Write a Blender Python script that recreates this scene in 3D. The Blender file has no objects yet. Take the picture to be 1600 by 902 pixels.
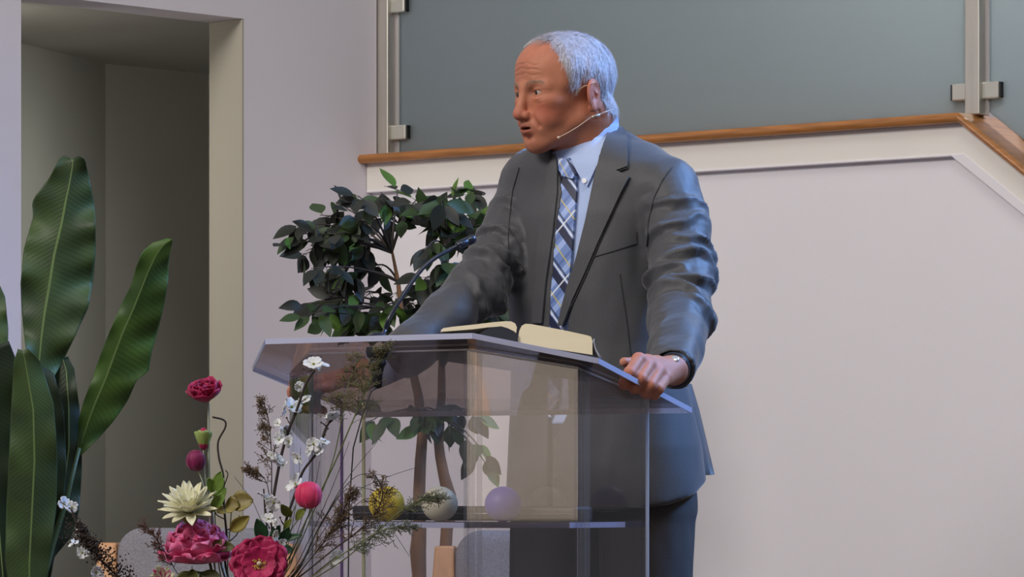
import bpy, bmesh, math, random
import numpy as np
from mathutils import Vector, Matrix, geometry
from mathutils.bvhtree import BVHTree

random.seed(7)
np.random.seed(7)
R = math.radians
SC = bpy.context.scene
COL = SC.collection

# ------------------------------------------------------------------ camera
FPX = 6000.0; HOR = 760.0; CAMZ = 0.95
cam_d = bpy.data.cameras.new('camera')
cam_d.sensor_width = 36.0
cam_d.lens = 36.0 * FPX / 1600.0
cam_d.shift_y = (HOR - 451.0) / 1600.0
cam_d.clip_start = 0.1; cam_d.clip_end = 100
cam = bpy.data.objects.new('camera', cam_d)
cam.location = (0, 0, CAMZ); cam.rotation_euler = (R(90), 0, 0)
COL.objects.link(cam); SC.camera = cam

def at(px, py, d):
    """point of the room at depth d (metres from the camera plane)"""
    return Vector(((px - 800.0) / FPX * d, d, CAMZ + (HOR - py) / FPX * d))

# ------------------------------------------------------------------ view + world + lights
SC.view_settings.view_transform = 'Standard'
SC.view_settings.look = 'None'
SC.view_settings.gamma = 1.0
SC.view_settings.use_curve_mapping = False
SC.view_settings.exposure = 0.0
w = bpy.data.worlds.new('world'); SC.world = w; w.use_nodes = True
w.node_tree.nodes['Background'].inputs[0].default_value = (0.92, 0.93, 1.0, 1)
w.node_tree.nodes['Background'].inputs[1].default_value = 0.16

def area(name, loc, target, sx, sy, power, col):
    d = bpy.data.lights.new(name, 'AREA'); d.shape = 'RECTANGLE'; d.size = sx; d.size_y = sy
    d.energy = power; d.color = col
    o = bpy.data.objects.new(name, d); COL.objects.link(o)
    o.location = loc
    o.rotation_euler = (Vector(target) - Vector(loc)).to_track_quat('-Z', 'Y').to_euler()
    return o
area('hall_window_light', (-4.4, 2.6, 5.4), (0.3, 8.2, 1.2), 3.0, 2.0, 375, (1.0, 0.945, 0.89))
area('hall_ceiling_light', (1.0, 5.2, 5.6), (0.6, 8.8, 1.2), 3.0, 2.0, 75, (1.0, 0.96, 0.92))
area('blue_skylight', (3.2, 8.0, 4.0), (0.3, 7.6, 1.35), .9, .9, 44, (0.20, 0.44, 1.0)).data.spread = R(62)
area('landing_backlight', (1.95, 9.85, 3.0), (0.75, 9.65, 2.45), .7, .5, 16, (1.0, 0.96, 0.96))  # unseen backlight added behind the frosted glass to brighten its upper right
area('rear_reflection_light', (2.9, -6.2, 1.42), (0.0, 6.8, 1.0), 2.0, 1.3, 15, (1.0, 0.80, 0.60))  # added unseen warm source, placed to reflect in the lectern's corner panel
area('niche_helper_light', (-0.731, 10.476, 1.7), (-1.364, 10.83, 1.4), 0.10, 1.0, .80, (0.95, 1.0, 0.92)).data.spread = R(95)  # unseen lamp added to brighten the left part of the niche
area('niche_fill', (-1.446, 9.776, 1.9), (-1.365, 10.9, 1.4), 0.15, 0.9, 2.7, (1.0, 0.95, 0.84))  # second unseen lamp added as fill inside the niche

# ------------------------------------------------------------------ materials
def srgb(r, g, b):
    def f(c):
        c /= 255.0
        return c / 12.92 if c <= 0.04045 else ((c + 0.055) / 1.055) ** 2.4
    return (f(r), f(g), f(b), 1.0)

def mat(name, col, rough=0.6, var=0.0, scale=8.0, bump=0.0, bscale=60.0, metal=0.0, sheen=0.0, trans=0.0,
        col2=None, coat=0.0, spec=0.5, stretch=None, attr=None, sss=0.0, detail=4.0):
    m = bpy.data.materials.new(name); m.use_nodes = True
    nt = m.node_tree; b = nt.nodes['Principled BSDF']
    b.inputs['Base Color'].default_value = col
    b.inputs['Roughness'].default_value = rough
    b.inputs['Metallic'].default_value = metal
    b.inputs['Specular IOR Level'].default_value = spec
    if sheen: b.inputs['Sheen Weight'].default_value = sheen; b.inputs['Sheen Roughness'].default_value = 0.4
    if coat: b.inputs['Coat Weight'].default_value = coat
    if sss:
        b.inputs['Subsurface Weight'].default_value = sss
        b.inputs['Subsurface Radius'].default_value = (0.012, 0.004, 0.002)
        b.inputs['Subsurface Scale'].default_value = 0.6
    tc = nt.nodes.new('ShaderNodeTexCoord'); mp = nt.nodes.new('ShaderNodeMapping')
    nt.links.new(tc.outputs['Object'], mp.inputs[0])
    if stretch: mp.inputs['Scale'].default_value = stretch
    src = None
    if attr:
        a = nt.nodes.new('ShaderNodeAttribute'); a.attribute_name = attr; src = a.outputs['Color']
        nt.links.new(src, b.inputs['Base Color'])
    if var or col2:
        n = nt.nodes.new('ShaderNodeTexNoise'); n.inputs['Scale'].default_value = scale
        n.inputs['Detail'].default_value = detail
        nt.links.new(mp.outputs[0], n.inputs['Vector'])
        mx = nt.nodes.new('ShaderNodeMix'); mx.data_type = 'RGBA'
        c2 = col2 if col2 else tuple([max(0, c * (1 - var)) for c in col[:3]] + [1])
        if src is not None:
            mx.blend_type = 'MULTIPLY'; nt.links.new(src, mx.inputs[6]); mx.inputs[7].default_value = (1 - var, 1 - var, 1 - var, 1)
        else:
            mx.inputs[6].default_value = col; mx.inputs[7].default_value = c2
        rp = nt.nodes.new('ShaderNodeMapRange'); rp.inputs[1].default_value = 0.35; rp.inputs[2].default_value = 0.65
        nt.links.new(n.outputs['Fac'], rp.inputs[0]); nt.links.new(rp.outputs[0], mx.inputs[0])
        nt.links.new(mx.outputs[2], b.inputs['Base Color'])
    if bump:
        n2 = nt.nodes.new('ShaderNodeTexNoise'); n2.inputs['Scale'].default_value = bscale
        n2.inputs['Detail'].default_value = 3
        nt.links.new(mp.outputs[0], n2.inputs['Vector'])
        bp = nt.nodes.new('ShaderNodeBump'); bp.inputs['Strength'].default_value = bump; bp.inputs['Distance'].default_value = 0.002
        nt.links.new(n2.outputs['Fac'], bp.inputs['Height']); nt.links.new(bp.outputs[0], b.inputs['Normal'])
    if trans:
        tr = nt.nodes.new('ShaderNodeBsdfTranslucent'); ms = nt.nodes.new('ShaderNodeMixShader')
        ms.inputs[0].default_value = trans
        if b.inputs['Base Color'].is_linked: nt.links.new(b.inputs['Base Color'].links[0].from_socket, tr.inputs[0])
        else: tr.inputs[0].default_value = col
        out = nt.nodes['Material Output']
        nt.links.new(b.outputs[0], ms.inputs[1]); nt.links.new(tr.outputs[0], ms.inputs[2]); nt.links.new(ms.outputs[0], out.inputs[0])
    return m

def acrylic(name, tint=(1, 1, 1, 1), haze=0.0, ior=1.49):
    m = bpy.data.materials.new(name); m.use_nodes = True
    nt = m.node_tree; nt.nodes.remove(nt.nodes['Principled BSDF'])
    t = nt.nodes.new('ShaderNodeBsdfTransparent'); t.inputs[0].default_value = tint
    g = nt.nodes.new('ShaderNodeBsdfGlossy'); g.inputs['Roughness'].default_value = 0.02
    g.inputs[0].default_value = (1, 1, 1, 1)
    lwt = nt.nodes.new('ShaderNodeLayerWeight'); lwt.inputs[0].default_value = 0.5
    pw = nt.nodes.new('ShaderNodeMath'); pw.operation = 'POWER'; pw.inputs[1].default_value = 5.0
    fr = nt.nodes.new('ShaderNodeMath'); fr.operation = 'MULTIPLY_ADD'; fr.inputs[1].default_value = 0.9; fr.inputs[2].default_value = 0.045
    nt.links.new(lwt.outputs['Facing'], pw.inputs[0]); nt.links.new(pw.outputs[0], fr.inputs[0])
    ms = nt.nodes.new('ShaderNodeMixShader')
    nt.links.new(fr.outputs[0], ms.inputs[0]); nt.links.new(t.outputs[0], ms.inputs[1]); nt.links.new(g.outputs[0], ms.inputs[2])
    last = ms
    if haze:
        d = nt.nodes.new('ShaderNodeBsdfDiffuse'); d.inputs[0].default_value = (0.75, 0.75, 0.85, 1)
        m2 = nt.nodes.new('ShaderNodeMixShader'); m2.inputs[0].default_value = haze
        nt.links.new(ms.outputs[0], m2.inputs[1]); nt.links.new(d.outputs[0], m2.inputs[2]); last = m2
    nt.links.new(last.outputs[0], nt.nodes['Material Output'].inputs[0])
    return m

M = {}
M['wall'] = mat('wall_paint', srgb(236, 232, 236), 0.75, var=0.03, scale=1.3, bump=0.08, bscale=220)
M['wall_l'] = mat('left_wall_paint', srgb(226, 220, 228), 0.75, var=0.03, scale=1.3, bump=0.08, bscale=220)
M['band'] = mat('white_trim_paint', srgb(238, 233, 226), 0.5, var=0.02, scale=3)
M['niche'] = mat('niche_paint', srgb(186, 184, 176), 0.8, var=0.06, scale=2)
M['floor'] = mat('stage_carpet', srgb(104, 86, 74), 0.9, var=0.3, scale=90, bump=0.5)
M['oak'] = mat('oak_varnish', srgb(186, 122, 62), 0.35, var=0.35, scale=9, stretch=(1, 1, 14), coat=0.3, bump=0.05)
M['beech'] = mat('beech_wood', srgb(222, 164, 112), 0.4, var=0.2, scale=10, stretch=(8, 8, 0.8), coat=0.2)
M['steel'] = mat('brushed_steel', srgb(205, 200, 190), 0.38, metal=0.75, var=0.15, scale=30, stretch=(1, 1, 0.1))
M['clamp'] = mat('clamp_steel', srgb(205, 204, 194), 0.25, metal=0.45)
M['rubber'] = mat('black_rubber', srgb(22, 22, 24), 0.6)
M['acrylic'] = acrylic('clear_acrylic', (0.93, 0.925, 0.94, 1))
M['acr_plate'] = acrylic('floor_reflection_tint', (0.71, 0.635, 0.61, 1), haze=0.03)  # clear sheet; the brown floor's reflection is put into its tint
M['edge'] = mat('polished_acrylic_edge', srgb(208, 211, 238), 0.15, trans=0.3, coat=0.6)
M['edge_y'] = mat('piped_light_edge_green', srgb(244, 247, 196), 0.2, trans=0.3)  # light piped along the sheet is put into this pale colour
M['edge_v'] = mat('edge_lit_violet', srgb(150, 105, 180), 0.2, trans=0.5)  # edge-lit purple glow put into the colour
M['edge_w'] = mat('white_acrylic_edge', srgb(205, 205, 208), 0.2, trans=0.5)

# ------------------------------------------------------------------ mesh helpers
def mesh_obj(name, verts, faces, material=None, parent=None, smooth=True):
    me = bpy.data.meshes.new(name)
    me.from_pydata([tuple(v) for v in verts], [], [tuple(f) for f in faces])
    me.update()
    if smooth: me.polygons.foreach_set('use_smooth', [True] * len(me.polygons))
    o = bpy.data.objects.new(name, me); COL.objects.link(o)
    if material:
        for mm in (material if isinstance(material, (list, tuple)) else [material]): me.materials.append(mm)
    if parent is not None:
        o.parent = parent
        if parent.type == 'EMPTY' or True:
            o.matrix_parent_inverse = parent.matrix_world.inverted() if False else Matrix.Identity(4)
    return o

def empty(name, loc=(0, 0, 0), rz=0.0):
    o = bpy.data.objects.new(name, None); COL.objects.link(o)
    o.location = loc; o.rotation_euler = (0, 0, rz); o.empty_display_size = 0.05
    return o

def tag(o, label, cat, group=None, kind=None):
    o['label'] = label; o['category'] = cat
    if group: o['group'] = group
    if kind: o['kind'] = kind
    return o

def struct(o):
    o['kind'] = 'structure'; return o

class MB:
    """collects shapes into one mesh"""
    def __init__(s): s.v = []; s.f = []; s.mi = []
    def add(s, v, f, mi=0):
        b = len(s.v); s.v += [Vector(x) for x in v]; s.f += [tuple(b + i for i in q) for q in f]; s.mi += [mi] * len(f)
    def box(s, c, h, rot=None, mi=0):
        vs = []
        for z in (-1, 1):
            for y in (-1, 1):
                for x in (-1, 1):
                    p = Vector((x * h[0], y * h[1], z * h[2]))
                    if rot is not None: p = rot @ p
                    vs.append(Vector(c) + p)
        s.add(vs, [(0, 2, 3, 1), (4, 5, 7, 6), (0, 1, 5, 4), (2, 6, 7, 3), (0, 4, 6, 2), (1, 3, 7, 5)], mi)
    def prism(s, poly, off, mi=0):
        """closed polygon (3-D points) extruded by the vector off"""
        n = len(poly); p = [Vector(q) for q in poly]; q = [a + Vector(off) for a in p]
        s.add(p + q, [tuple(range(n))[::-1], tuple(range(n, 2 * n))] + [(i, (i + 1) % n, n + (i + 1) % n, n + i) for i in range(n)], mi)
    def tube(s, pts, rad, n=8, mi=0, cap=True):
        pts = [Vector(p) for p in pts]; k = len(pts)
        if not hasattr(rad, '__len__'): rad = [rad] * k
        vs = []; up = None
        for i in range(k):
            t = (pts[min(i + 1, k - 1)] - pts[max(i - 1, 0)])
            if t.length < 1e-9: t = Vector((0, 0, 1))
            t.normalize()
            if up is None:
                up = Vector((0, 0, 1)) if abs(t.z) < 0.9 else Vector((1, 0, 0))
            a = t.cross(up)
            if a.length < 1e-6: a = t.orthogonal()
            a.normalize(); b = a.cross(t).normalized(); up = b
            for j in range(n):
                q = 2 * math.pi * j / n
                vs.append(pts[i] + (a * math.cos(q) + b * math.sin(q)) * rad[i])
        fs = [(i * n + j, i * n + (j + 1) % n, (i + 1) * n + (j + 1) % n, (i + 1) * n + j) for i in range(k - 1) for j in range(n)]
        if cap: fs += [tuple(range(n))[::-1], tuple((k - 1) * n + j for j in range(n))]
        s.add(vs, fs, mi)
    def sphere(s, c, r, nu=16, nv=10, mi=0, rot=None):
        if not hasattr(r, '__len__'): r = (r, r, r)
        vs = []; c = Vector(c)
        for i in range(nv + 1):
            th = math.pi * i / nv
            for j in range(nu):
                ph = 2 * math.pi * j / nu
                p = Vector((r[0] * math.sin(th) * math.cos(ph), r[1] * math.sin(th) * math.sin(ph), r[2] * math.cos(th)))
                if rot is not None: p = rot @ p
                vs.append(c + p)
        fs = [(i * nu + j, (i + 1) * nu + j, (i + 1) * nu + (j + 1) % nu, i * nu + (j + 1) % nu) for i in range(nv) for j in range(nu)]
        s.add(vs, fs, mi)
    def lathe(s, prof, c, n=24, mi=0):
        c = Vector(c); vs = []
        for (r, z) in prof:
            for j in range(n):
                q = 2 * math.pi * j / n; vs.append(c + Vector((r * math.cos(q), r * math.sin(q), z)))
        k = len(prof)
        fs = [(i * n + j, i * n + (j + 1) % n, (i + 1) * n + (j + 1) % n, (i + 1) * n + j) for i in range(k - 1) for j in range(n)]
        s.add(vs, fs, mi)
    def sheet(s, grid, mi=0):
        """grid of points, rows x cols, one open surface"""
        r = len(grid); c = len(grid[0])
        s.add([p for row in grid for p in row], [(i * c + j, i * c + j + 1, (i + 1) * c + j + 1, (i + 1) * c + j) for i in range(r - 1) for j in range(c - 1)], mi)
    def build(s, name, material, parent=None, smooth=True, bevel=0.0, solid=0.0, origin=None):
        if origin is not None: vs = [v - Vector(origin) for v in s.v]
        else: vs = s.v
        o = mesh_obj(name, vs, s.f, material, parent, smooth)
        if origin is not None: o.location = origin
        if len(set(s.mi)) > 1: o.data.polygons.foreach_set('material_index', s.mi)
        bm = bmesh.new(); bm.from_mesh(o.data)
        bmesh.ops.remove_doubles(bm, verts=bm.verts, dist=1e-6)
        if not solid: bmesh.ops.recalc_face_normals(bm, faces=bm.faces)
        bm.to_mesh(o.data); bm.free()
        if solid:
            q = o.modifiers.new('solid', 'SOLIDIFY'); q.thickness = solid; q.offset = 0
        if bevel:
            q = o.modifiers.new('bevel', 'BEVEL'); q.width = bevel; q.segments = 2; q.limit_method = 'ANGLE'; q.angle_limit = R(40)
        return o

# ------------------------------------------------------------------ room
Lc = at(580, 760, 10.5); La = at(120, 760, 9.765)
Rc = Lc.copy(); Rb = at(1510, 760, 9.32)
for p in (Lc, La, Rc, Rb): p.z = 0
wl = (La - Lc).normalized()            # along the left wall, towards the camera
wr = (Rb - Rc).normalized()            # along the right wall, towards the camera
nl = Vector((-wl.y, wl.x, 0));  nl = nl if nl.y < 0 else -nl
nr = Vector((-wr.y, wr.x, 0));  nr = nr if nr.y < 0 else -nr
def on_plane(px, py, o, n):
    """point where the sight line through a pixel meets the vertical plane (o, n)"""
    d = at(px, py, 1.0) - Vector((0, 0, CAMZ))
    t = (o - Vector((0, 0, CAMZ))).dot(n) / d.dot(n)
    return Vector((0, 0, CAMZ)) + d * t
up = Vector((0, 0, 1))
# left wall with a doorway
TH = 0.13
def sl(px, py=400): return (on_plane(px, py, Lc, nl) - Lc).dot(wl)
s_r = sl(381); s_l = sl(33); s_end = 4.2
z_l = on_plane(378, 29, Lc, nl).z
H = 4.6
m = MB()
def lw(s0, s1, z0, z1):
    a = Lc + wl * s0; b = Lc + wl * s1
    m.prism([a + up * z0, b + up * z0, b + up * z1, a + up * z1], -nl * TH)
lw(-0.02, s_r, 0, H); lw(s_l, s_end, 0, H); lw(s_r, s_l, z_l, H)
struct(m.build('wall_left', M['wall_l'], smooth=False))
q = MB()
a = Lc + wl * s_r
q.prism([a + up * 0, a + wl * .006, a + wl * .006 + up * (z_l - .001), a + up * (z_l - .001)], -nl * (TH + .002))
struct(q.build('trim_3', mat('darker_beige_reveal', srgb(176, 170, 156), .7), smooth=False))  # thin facing on the right reveal, darker beige than the wall
# niche room behind the doorway
m = MB()
n0 = Lc + wl * (s_r - 0.25) - nl * TH; 
def nb(s, d, z): return Lc + wl * s - nl * (TH + d) + up * z
ND = 1.05
s_mid = (on_plane(165, 400, Lc - nl * (TH + ND), nl) - Lc).dot(wl)
m.prism([nb(s_r - 0.9, ND, 0), nb(s_mid, ND, 0), nb(s_mid, ND, 3), nb(s_r - 0.9, ND, 3)], -nl * 0.1)
m.prism([nb(s_mid, ND - 0.0, 0), nb(s_mid + 1.9, ND - 0.9, 0), nb(s_mid + 1.9, ND - 0.9, 3), nb(s_mid, ND, 3)], -nl * 0.1)
m.prism([nb(s_r - 0.9, 0, 0), nb(s_r - 0.9, ND, 0), nb(s_r - 0.9, ND, 3), nb(s_r - 0.9, 0, 3)], -wl * 0.1)
struct(m.build('wall_niche', M['niche'], smooth=False))
m = MB()
m.prism([nb(s_r - 1.0, 0.0, z_l + 0.012), nb(s_l + 1.3, 0.0, z_l + 0.012), nb(s_l + 1.3, ND + .1, z_l + 0.012), nb(s_r - 1.0, ND + .1, z_l + 0.012)], up * 0.1)
struct(m.build('ceiling_niche', M['niche'], smooth=False))
# right wall : stops under the oak cap
def sr(px, py=400): return (on_plane(px, py, Rc, nr) - Rc).dot(wr)
z_cap = on_plane(1510, 178, Rc, nr).z - 0.012
s_k = sr(1512); s_e = s_k + 1.9
slope = (on_plane(1600, 248, Rc, nr).z - on_plane(1512, 176, Rc, nr).z) / (sr(1600) - s_k)
def capz(s): return z_cap if s <= s_k else z_cap + slope * (s - s_k)
def rp(s, z, d=0.0): return Rc + wr * s + nr * d + up * z
m = MB()
m.prism([rp(-.05, 0), rp(s_e, 0), rp(s_e, capz(s_e) - .02), rp(s_k, z_cap - .02), rp(-.05, z_cap - .02)], -nr * 0.14)
struct(m.build('wall_right', M['wall'], smooth=False))
# white band under the cap, slightly proud, with a thin bead below
bt = z_cap - on_plane(1500, 241, Rc, nr).z
kx = s_k - 0.012
def band(z_off0, z_off1, d):
    q = MB()
    q.prism([rp(0, z_cap - z_off1), rp(kx - z_off1 * .25, z_cap - z_off1), rp(s_e, capz(s_e) - z_off1), rp(s_e, capz(s_e) - z_off0), rp(s_k, z_cap - z_off0), rp(0, z_cap - z_off0)], nr * d)
    return q
struct(band(0.0, bt, 0.018).build('trim_1', M['band'], smooth=False))
struct(band(bt - .0, bt + .006, 0.0205).build('trim_2', M['wall'], smooth=False, bevel=.003))
# oak cap rail
CW = 0.045
q = MB()
sec = [(0.045, -0.024), (0.052, -0.012), (0.045, 0.0), (-0.17, 0.0), (-0.17, -0.024)]
def ring(s, z): return [rp(s, z + b, a) for a, b in sec]
rows = [ring(-0.02, z_cap + .012), ring(s_k, z_cap + .012), ring(s_e, capz(s_e) + .012)]
vs = sum(rows, []); n = len(sec)
fs = [(i * n + j, i * n + (j + 1) % n, (i + 1) * n + (j + 1) % n, (i + 1) * n + j) for i in range(2) for j in range(n)] + [tuple(range(n)), tuple(range(2 * n, 3 * n))]
q.add(vs, fs)
cap = q.build('oak_cap_rail', M['oak'], smooth=False, bevel=.004)
tag(cap, 'long varnished oak cap rail along the top of the white half wall', 'handrail')
# landing behind the glass
q = MB()
q.prism([rp(-0.05, z_cap - .03, -.14), rp(s_e + 1, z_cap - .03, -.14), rp(s_e + 1, z_cap - .03, -2.0), rp(-0.05, z_cap - .03, -2.0)], -up * 0.1)
struct(q.build('floor_landing', M['niche'], smooth=False))
q = MB()
q.prism([rp(-0.4, z_cap - .1, -2.0), rp(s_e + 1, z_cap - .1, -2.0), rp(s_e + 1, 4.6, -2.0), rp(-.4, 4.6, -2.0)], -nr * 0.1)
q.prism([rp(-0.02, z_cap - .1, -.10), rp(-0.02, z_cap - .1, -2.0), rp(-0.02, 4.6, -2.0), rp(-.02, 4.6, -.10)], -wr * 0.1)
struct(q.build('wall_landing', M['wall_l'], smooth=False))
# frosted glass, posts, clamps
fg = bpy.data.materials.new('frosted_glass'); fg.use_nodes = True
nt = fg.node_tree; b = nt.nodes['Principled BSDF']
b.inputs['Base Color'].default_value = srgb(146, 154, 156); b.inputs['Roughness'].default_value = 0.5
b.inputs['Specular IOR Level'].default_value = 0.35
tr = nt.nodes.new('ShaderNodeBsdfTranslucent'); tr.inputs[0].default_value = srgb(205, 212, 214)
tp = nt.nodes.new('ShaderNodeBsdfRefraction'); tp.inputs['IOR'].default_value = 1.02; tp.inputs['Roughness'].default_value = 0.6; tp.inputs[0].default_value = srgb(190, 205, 205)
a1 = nt.nodes.new('ShaderNodeMixShader'); a1.inputs[0].default_value = 0.85
a2 = nt.nodes.new('ShaderNodeMixShader'); a2.inputs[0].default_value = 0.30
nt.links.new(b.outputs[0], a1.inputs[1]); nt.links.new(tr.outputs[0], a1.inputs[2])
nt.links.new(a1.outputs[0], a2.inputs[1]); nt.links.new(tp.outputs[0], a2.inputs[2])
nt.links.new(a2.outputs[0], nt.nodes['Material Output'].inputs[0])
M['frost'] = fg
GD = -0.055     # glass plane behind the wall face
Pg = Rc + nr * GD
def sg(px): return (on_plane(px, 300, Pg, nr) - Rc).dot(wr)
zt = z_cap + 1.05
g0, g1 = sg(624), sg(1505)
gz = z_cap + 0.022
def glass(pts, label):
    q = MB(); q.prism([rp(s, z, GD) for s, z in pts], -nr * 0.010)
    o = q.build('glass_panel', M['frost'], smooth=False); tag(o, label, 'glass panel', 'frosted glass balustrade panels')
    e = MB()
    s0, z0 = pts[0]; s1, z1 = pts[-1]
    e.prism([rp(s0 - .004, z0, GD), rp(s0, z0, GD), rp(s1, z1, GD), rp(s1 - .004, z1, GD)], -nr * 0.010)
    e.build('glass_edge', M['edge_w'], o, smooth=False)
    return o
glass([(g0, gz), (g1, gz), (g1, zt), (g0, zt)], 'wide frosted grey glass panel above the level oak rail, behind the man')
g2 = sg(1546)
glass([(g2, capz(g2) + .04), (s_e, capz(s_e) + .04), (s_e, capz(s_e) + 1.05), (g2, zt)], 'frosted glass panel at the right edge, above the descending oak rail')
def post(px0, px1, label, clamps):
    s0, s1 = sg(px0), sg(px1)
    r = empty('steel_post', rp((s0 + s1) / 2, z_cap + .012, GD)); bpy.context.view_layer.update()
    tag(r, label, 'post', 'brushed steel balustrade posts')
    o0 = r.location.copy()
    q = MB(); q.prism([rp(s0, z_cap + .012, GD + .030) - o0, rp(s1, z_cap + .012, GD + .030) - o0, rp(s1, zt, GD + .030) - o0, rp(s0, zt, GD + .030) - o0], -nr * 0.05)
    q.build('post_shaft', M['steel'], r, smooth=False, bevel=.003)
    for (cx0, cx1, cy0, cy1) in clamps:
        a = on_plane(cx0, cy1, Pg, nr); c = on_plane(cx1, cy0, Pg, nr)
        sa, sb = (a - Rc).dot(wr), (c - Rc).dot(wr)
        q = MB(); q.prism([rp(sa, a.z, GD + .016) - o0, rp(sb, a.z, GD + .016) - o0, rp(sb, c.z, GD + .016) - o0, rp(sa, c.z, GD + .016) - o0], -nr * 0.042)
        k = q.build('clamp', M['clamp'], r, smooth=False, bevel=.004)
        q = MB(); e0 = sb if cx1 > px1 else sa; sg_ = 1 if cx1 > px1 else -1
        q.prism([rp(e0, a.z + .002, GD + .012) - o0, rp(e0 + sg_ * .005, a.z + .002, GD + .012) - o0, rp(e0 + sg_ * .005, c.z - .002, GD + .012) - o0, rp(e0, c.z - .002, GD + .012) - o0], -nr * 0.034)
        q.build('gasket', M['rubber'], k, smooth=False)
    return r
post(594, 617, 'brushed steel post at the left end of the frosted glass, beside the wall', [(612, 637, -2, 22), (612, 639, 195, 220)])
post(1517, 1540, 'brushed steel post at the bend of the oak rail with square clamps', [(1492, 1519, 130, 159), (1538, 1565, 127, 156)])
# floor
q = MB(); q.box((0, 7.5, -0.05), (6, 5.5, 0.05)); struct(q.build('floor', M['floor'], smooth=False))
# ------------------------------------------------------------------ lectern
YAW = R(35)
lu = Vector((math.cos(YAW), -math.sin(YAW), 0)); lv = Vector((math.sin(YAW), math.cos(YAW), 0))
LO = Vector((-0.26, 6.9, 0))
def lp(u, v, z): return LO + lu * u + lv * v + up * z
def topz(v): return 1.220 - 0.25 * v
lect = empty('lectern', LO); tag(lect, 'clear acrylic lectern with angled panels and sloping top, in front of the man', 'lectern')
def L0(u, v, z): return lp(u, v, z) - LO
plate = [(-.233, 0), (.233, 0), (.385, .17), (.372, .5), (-.385, .5), (-.40, .17)]
T = 0.010
q = MB(); q.prism([L0(u, v, topz(v) - T) for u, v in plate], up * T)
q.build('reading_top', M['acr_plate'], lect, smooth=False)
q = MB()
for i in range(6):
    a = plate[i]; b_ = plate[(i + 1) % 6]
    A = L0(*a, topz(a[1]) - T); B = L0(*b_, topz(b_[1]) - T)
    nn = (B - A).cross(up).normalized() * 0.0012
    if i == 3:
        qr = MB(); qr.prism([A, B, B + up * T, A + up * T], nn); qr.build('rear_edge', mat('piped_light_edge', srgb(248, 248, 255), .15, trans=.8, coat=.6), lect, smooth=False)  # near-white colour stands in for light piped to the rear edge
        continue
    q.prism([A, B, B + up * T, A + up * T], nn)
q.build('top_edge', M['edge'], lect, smooth=False)
col_ = [(-.345, .37), (-.32, .18), (-.172, .05), (.185, .05), (.335, .18), (.357, .37)]
def wallpanel(q, a, b_, z0=0.03, t=0.008, inset=0.0):
    A = L0(*a, z0); B = L0(*b_, z0)
    A2 = L0(*a, topz(a[1]) - T - .002); B2 = L0(*b_, topz(b_[1]) - T - .002)
    nn = (B - A).cross(up).normalized() * t
    q.prism([A, B, B2, A2], -nn)
for i, nm in enumerate(['side_panel', 'corner_panel', 'front_panel', 'corner_panel', 'side_panel']):
    q = MB(); wallpanel(q, col_[i], col_[i + 1]); q.build(nm, M['acrylic'], lect, smooth=False)
# glued joints: clear square rods in the bends
for (u, v), wdt in (((-.172, .05), .008), ((.185, .05), .013), ((-.32, .18), .006), ((.335, .18), .007)):
    q = MB()
    z1 = topz(v) - T - .002
    for k, (du, dv) in enumerate(((0, .012), (wdt, .016), (-wdt, .012))):
        q.prism([L0(u + du - .0035, v + dv, .03), L0(u + du + .0035, v + dv, .03), L0(u + du + .0035, v + dv + .007, .03), L0(u + du - .0035, v + dv + .007, .03)], up * (z1 - .035))
    q.build('corner_joint', acrylic('joint_acrylic', (.9, .9, .9, 1), haze=.03) if 'joint' not in M else M['joint'], lect, smooth=False)
def strip(name, u, v, m_, wd=.006, z0=.03, z1=None):
    q = MB(); z1 = topz(v) - T - .004 if z1 is None else z1
    q.prism([L0(u - wd / 2, v, z0), L0(u + wd / 2, v, z0), L0(u + wd / 2, v + .003, z0), L0(u - wd / 2, v + .003, z0)], up * (z1 - z0))
    return q.build(name, m_, lect, smooth=False)
strip('panel_edge', -.345, .372, M['edge_v'], .005)
strip('panel_edge', .357, .372, M['edge_w'], .006)
q = MB(); wallpanel(q, (-.295, .372), (.35, .372), t=.006); q.build('back_panel', M['acrylic'], lect, smooth=False)
strip('panel_edge', -.298, .380, M['edge_y'], .0065)
# rim lines where the sheets meet the underside of the top
q = MB()
for i in range(1, 5):
    if i == 1: continue
    a, b_ = col_[i], col_[(i + 1) % 6]
    A = L0(*a, topz(a[1]) - T - .006); B = L0(*b_, topz(b_[1]) - T - .006); nn = (B - A).cross(up).normalized() * .002
    q.prism([A, B, B + up * .003, A + up * .003], nn)
q.build('top_rim', M['edge_w'], lect, smooth=False)
# shelf
SHZ = 0.885
shelf = [(-.30, .34), (-.29, .19), (-.15, .07), (.165, .07), (.31, .19), (.33, .34)]
q = MB(); q.prism([L0(u, v, SHZ - .010) for u, v in shelf], up * .010)
sh = q.build('shelf', M['acr_plate'], lect, smooth=False)
q = MB()
for (a, b_) in ((shelf[2], shelf[3]), (shelf[4], shelf[5]), (shelf[0], shelf[5])):
    A = L0(*a, SHZ - .010); B = L0(*b_, SHZ - .010); nn = (B - A).cross(up).normalized() * .001
    q.prism([A, B, B + up * .010, A + up * .010], nn)
q.build('shelf_edge', M['edge'], sh, smooth=False)
q = MB(); q.prism([L0(u * 1.05, v, 0) for u, v in [(-.37, .44), (-.37, .14), (-.2, .0), (.2, .0), (.37, .14), (.37, .44)]], up * .03)
q.build('base', M['acrylic'], lect, smooth=False)

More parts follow.
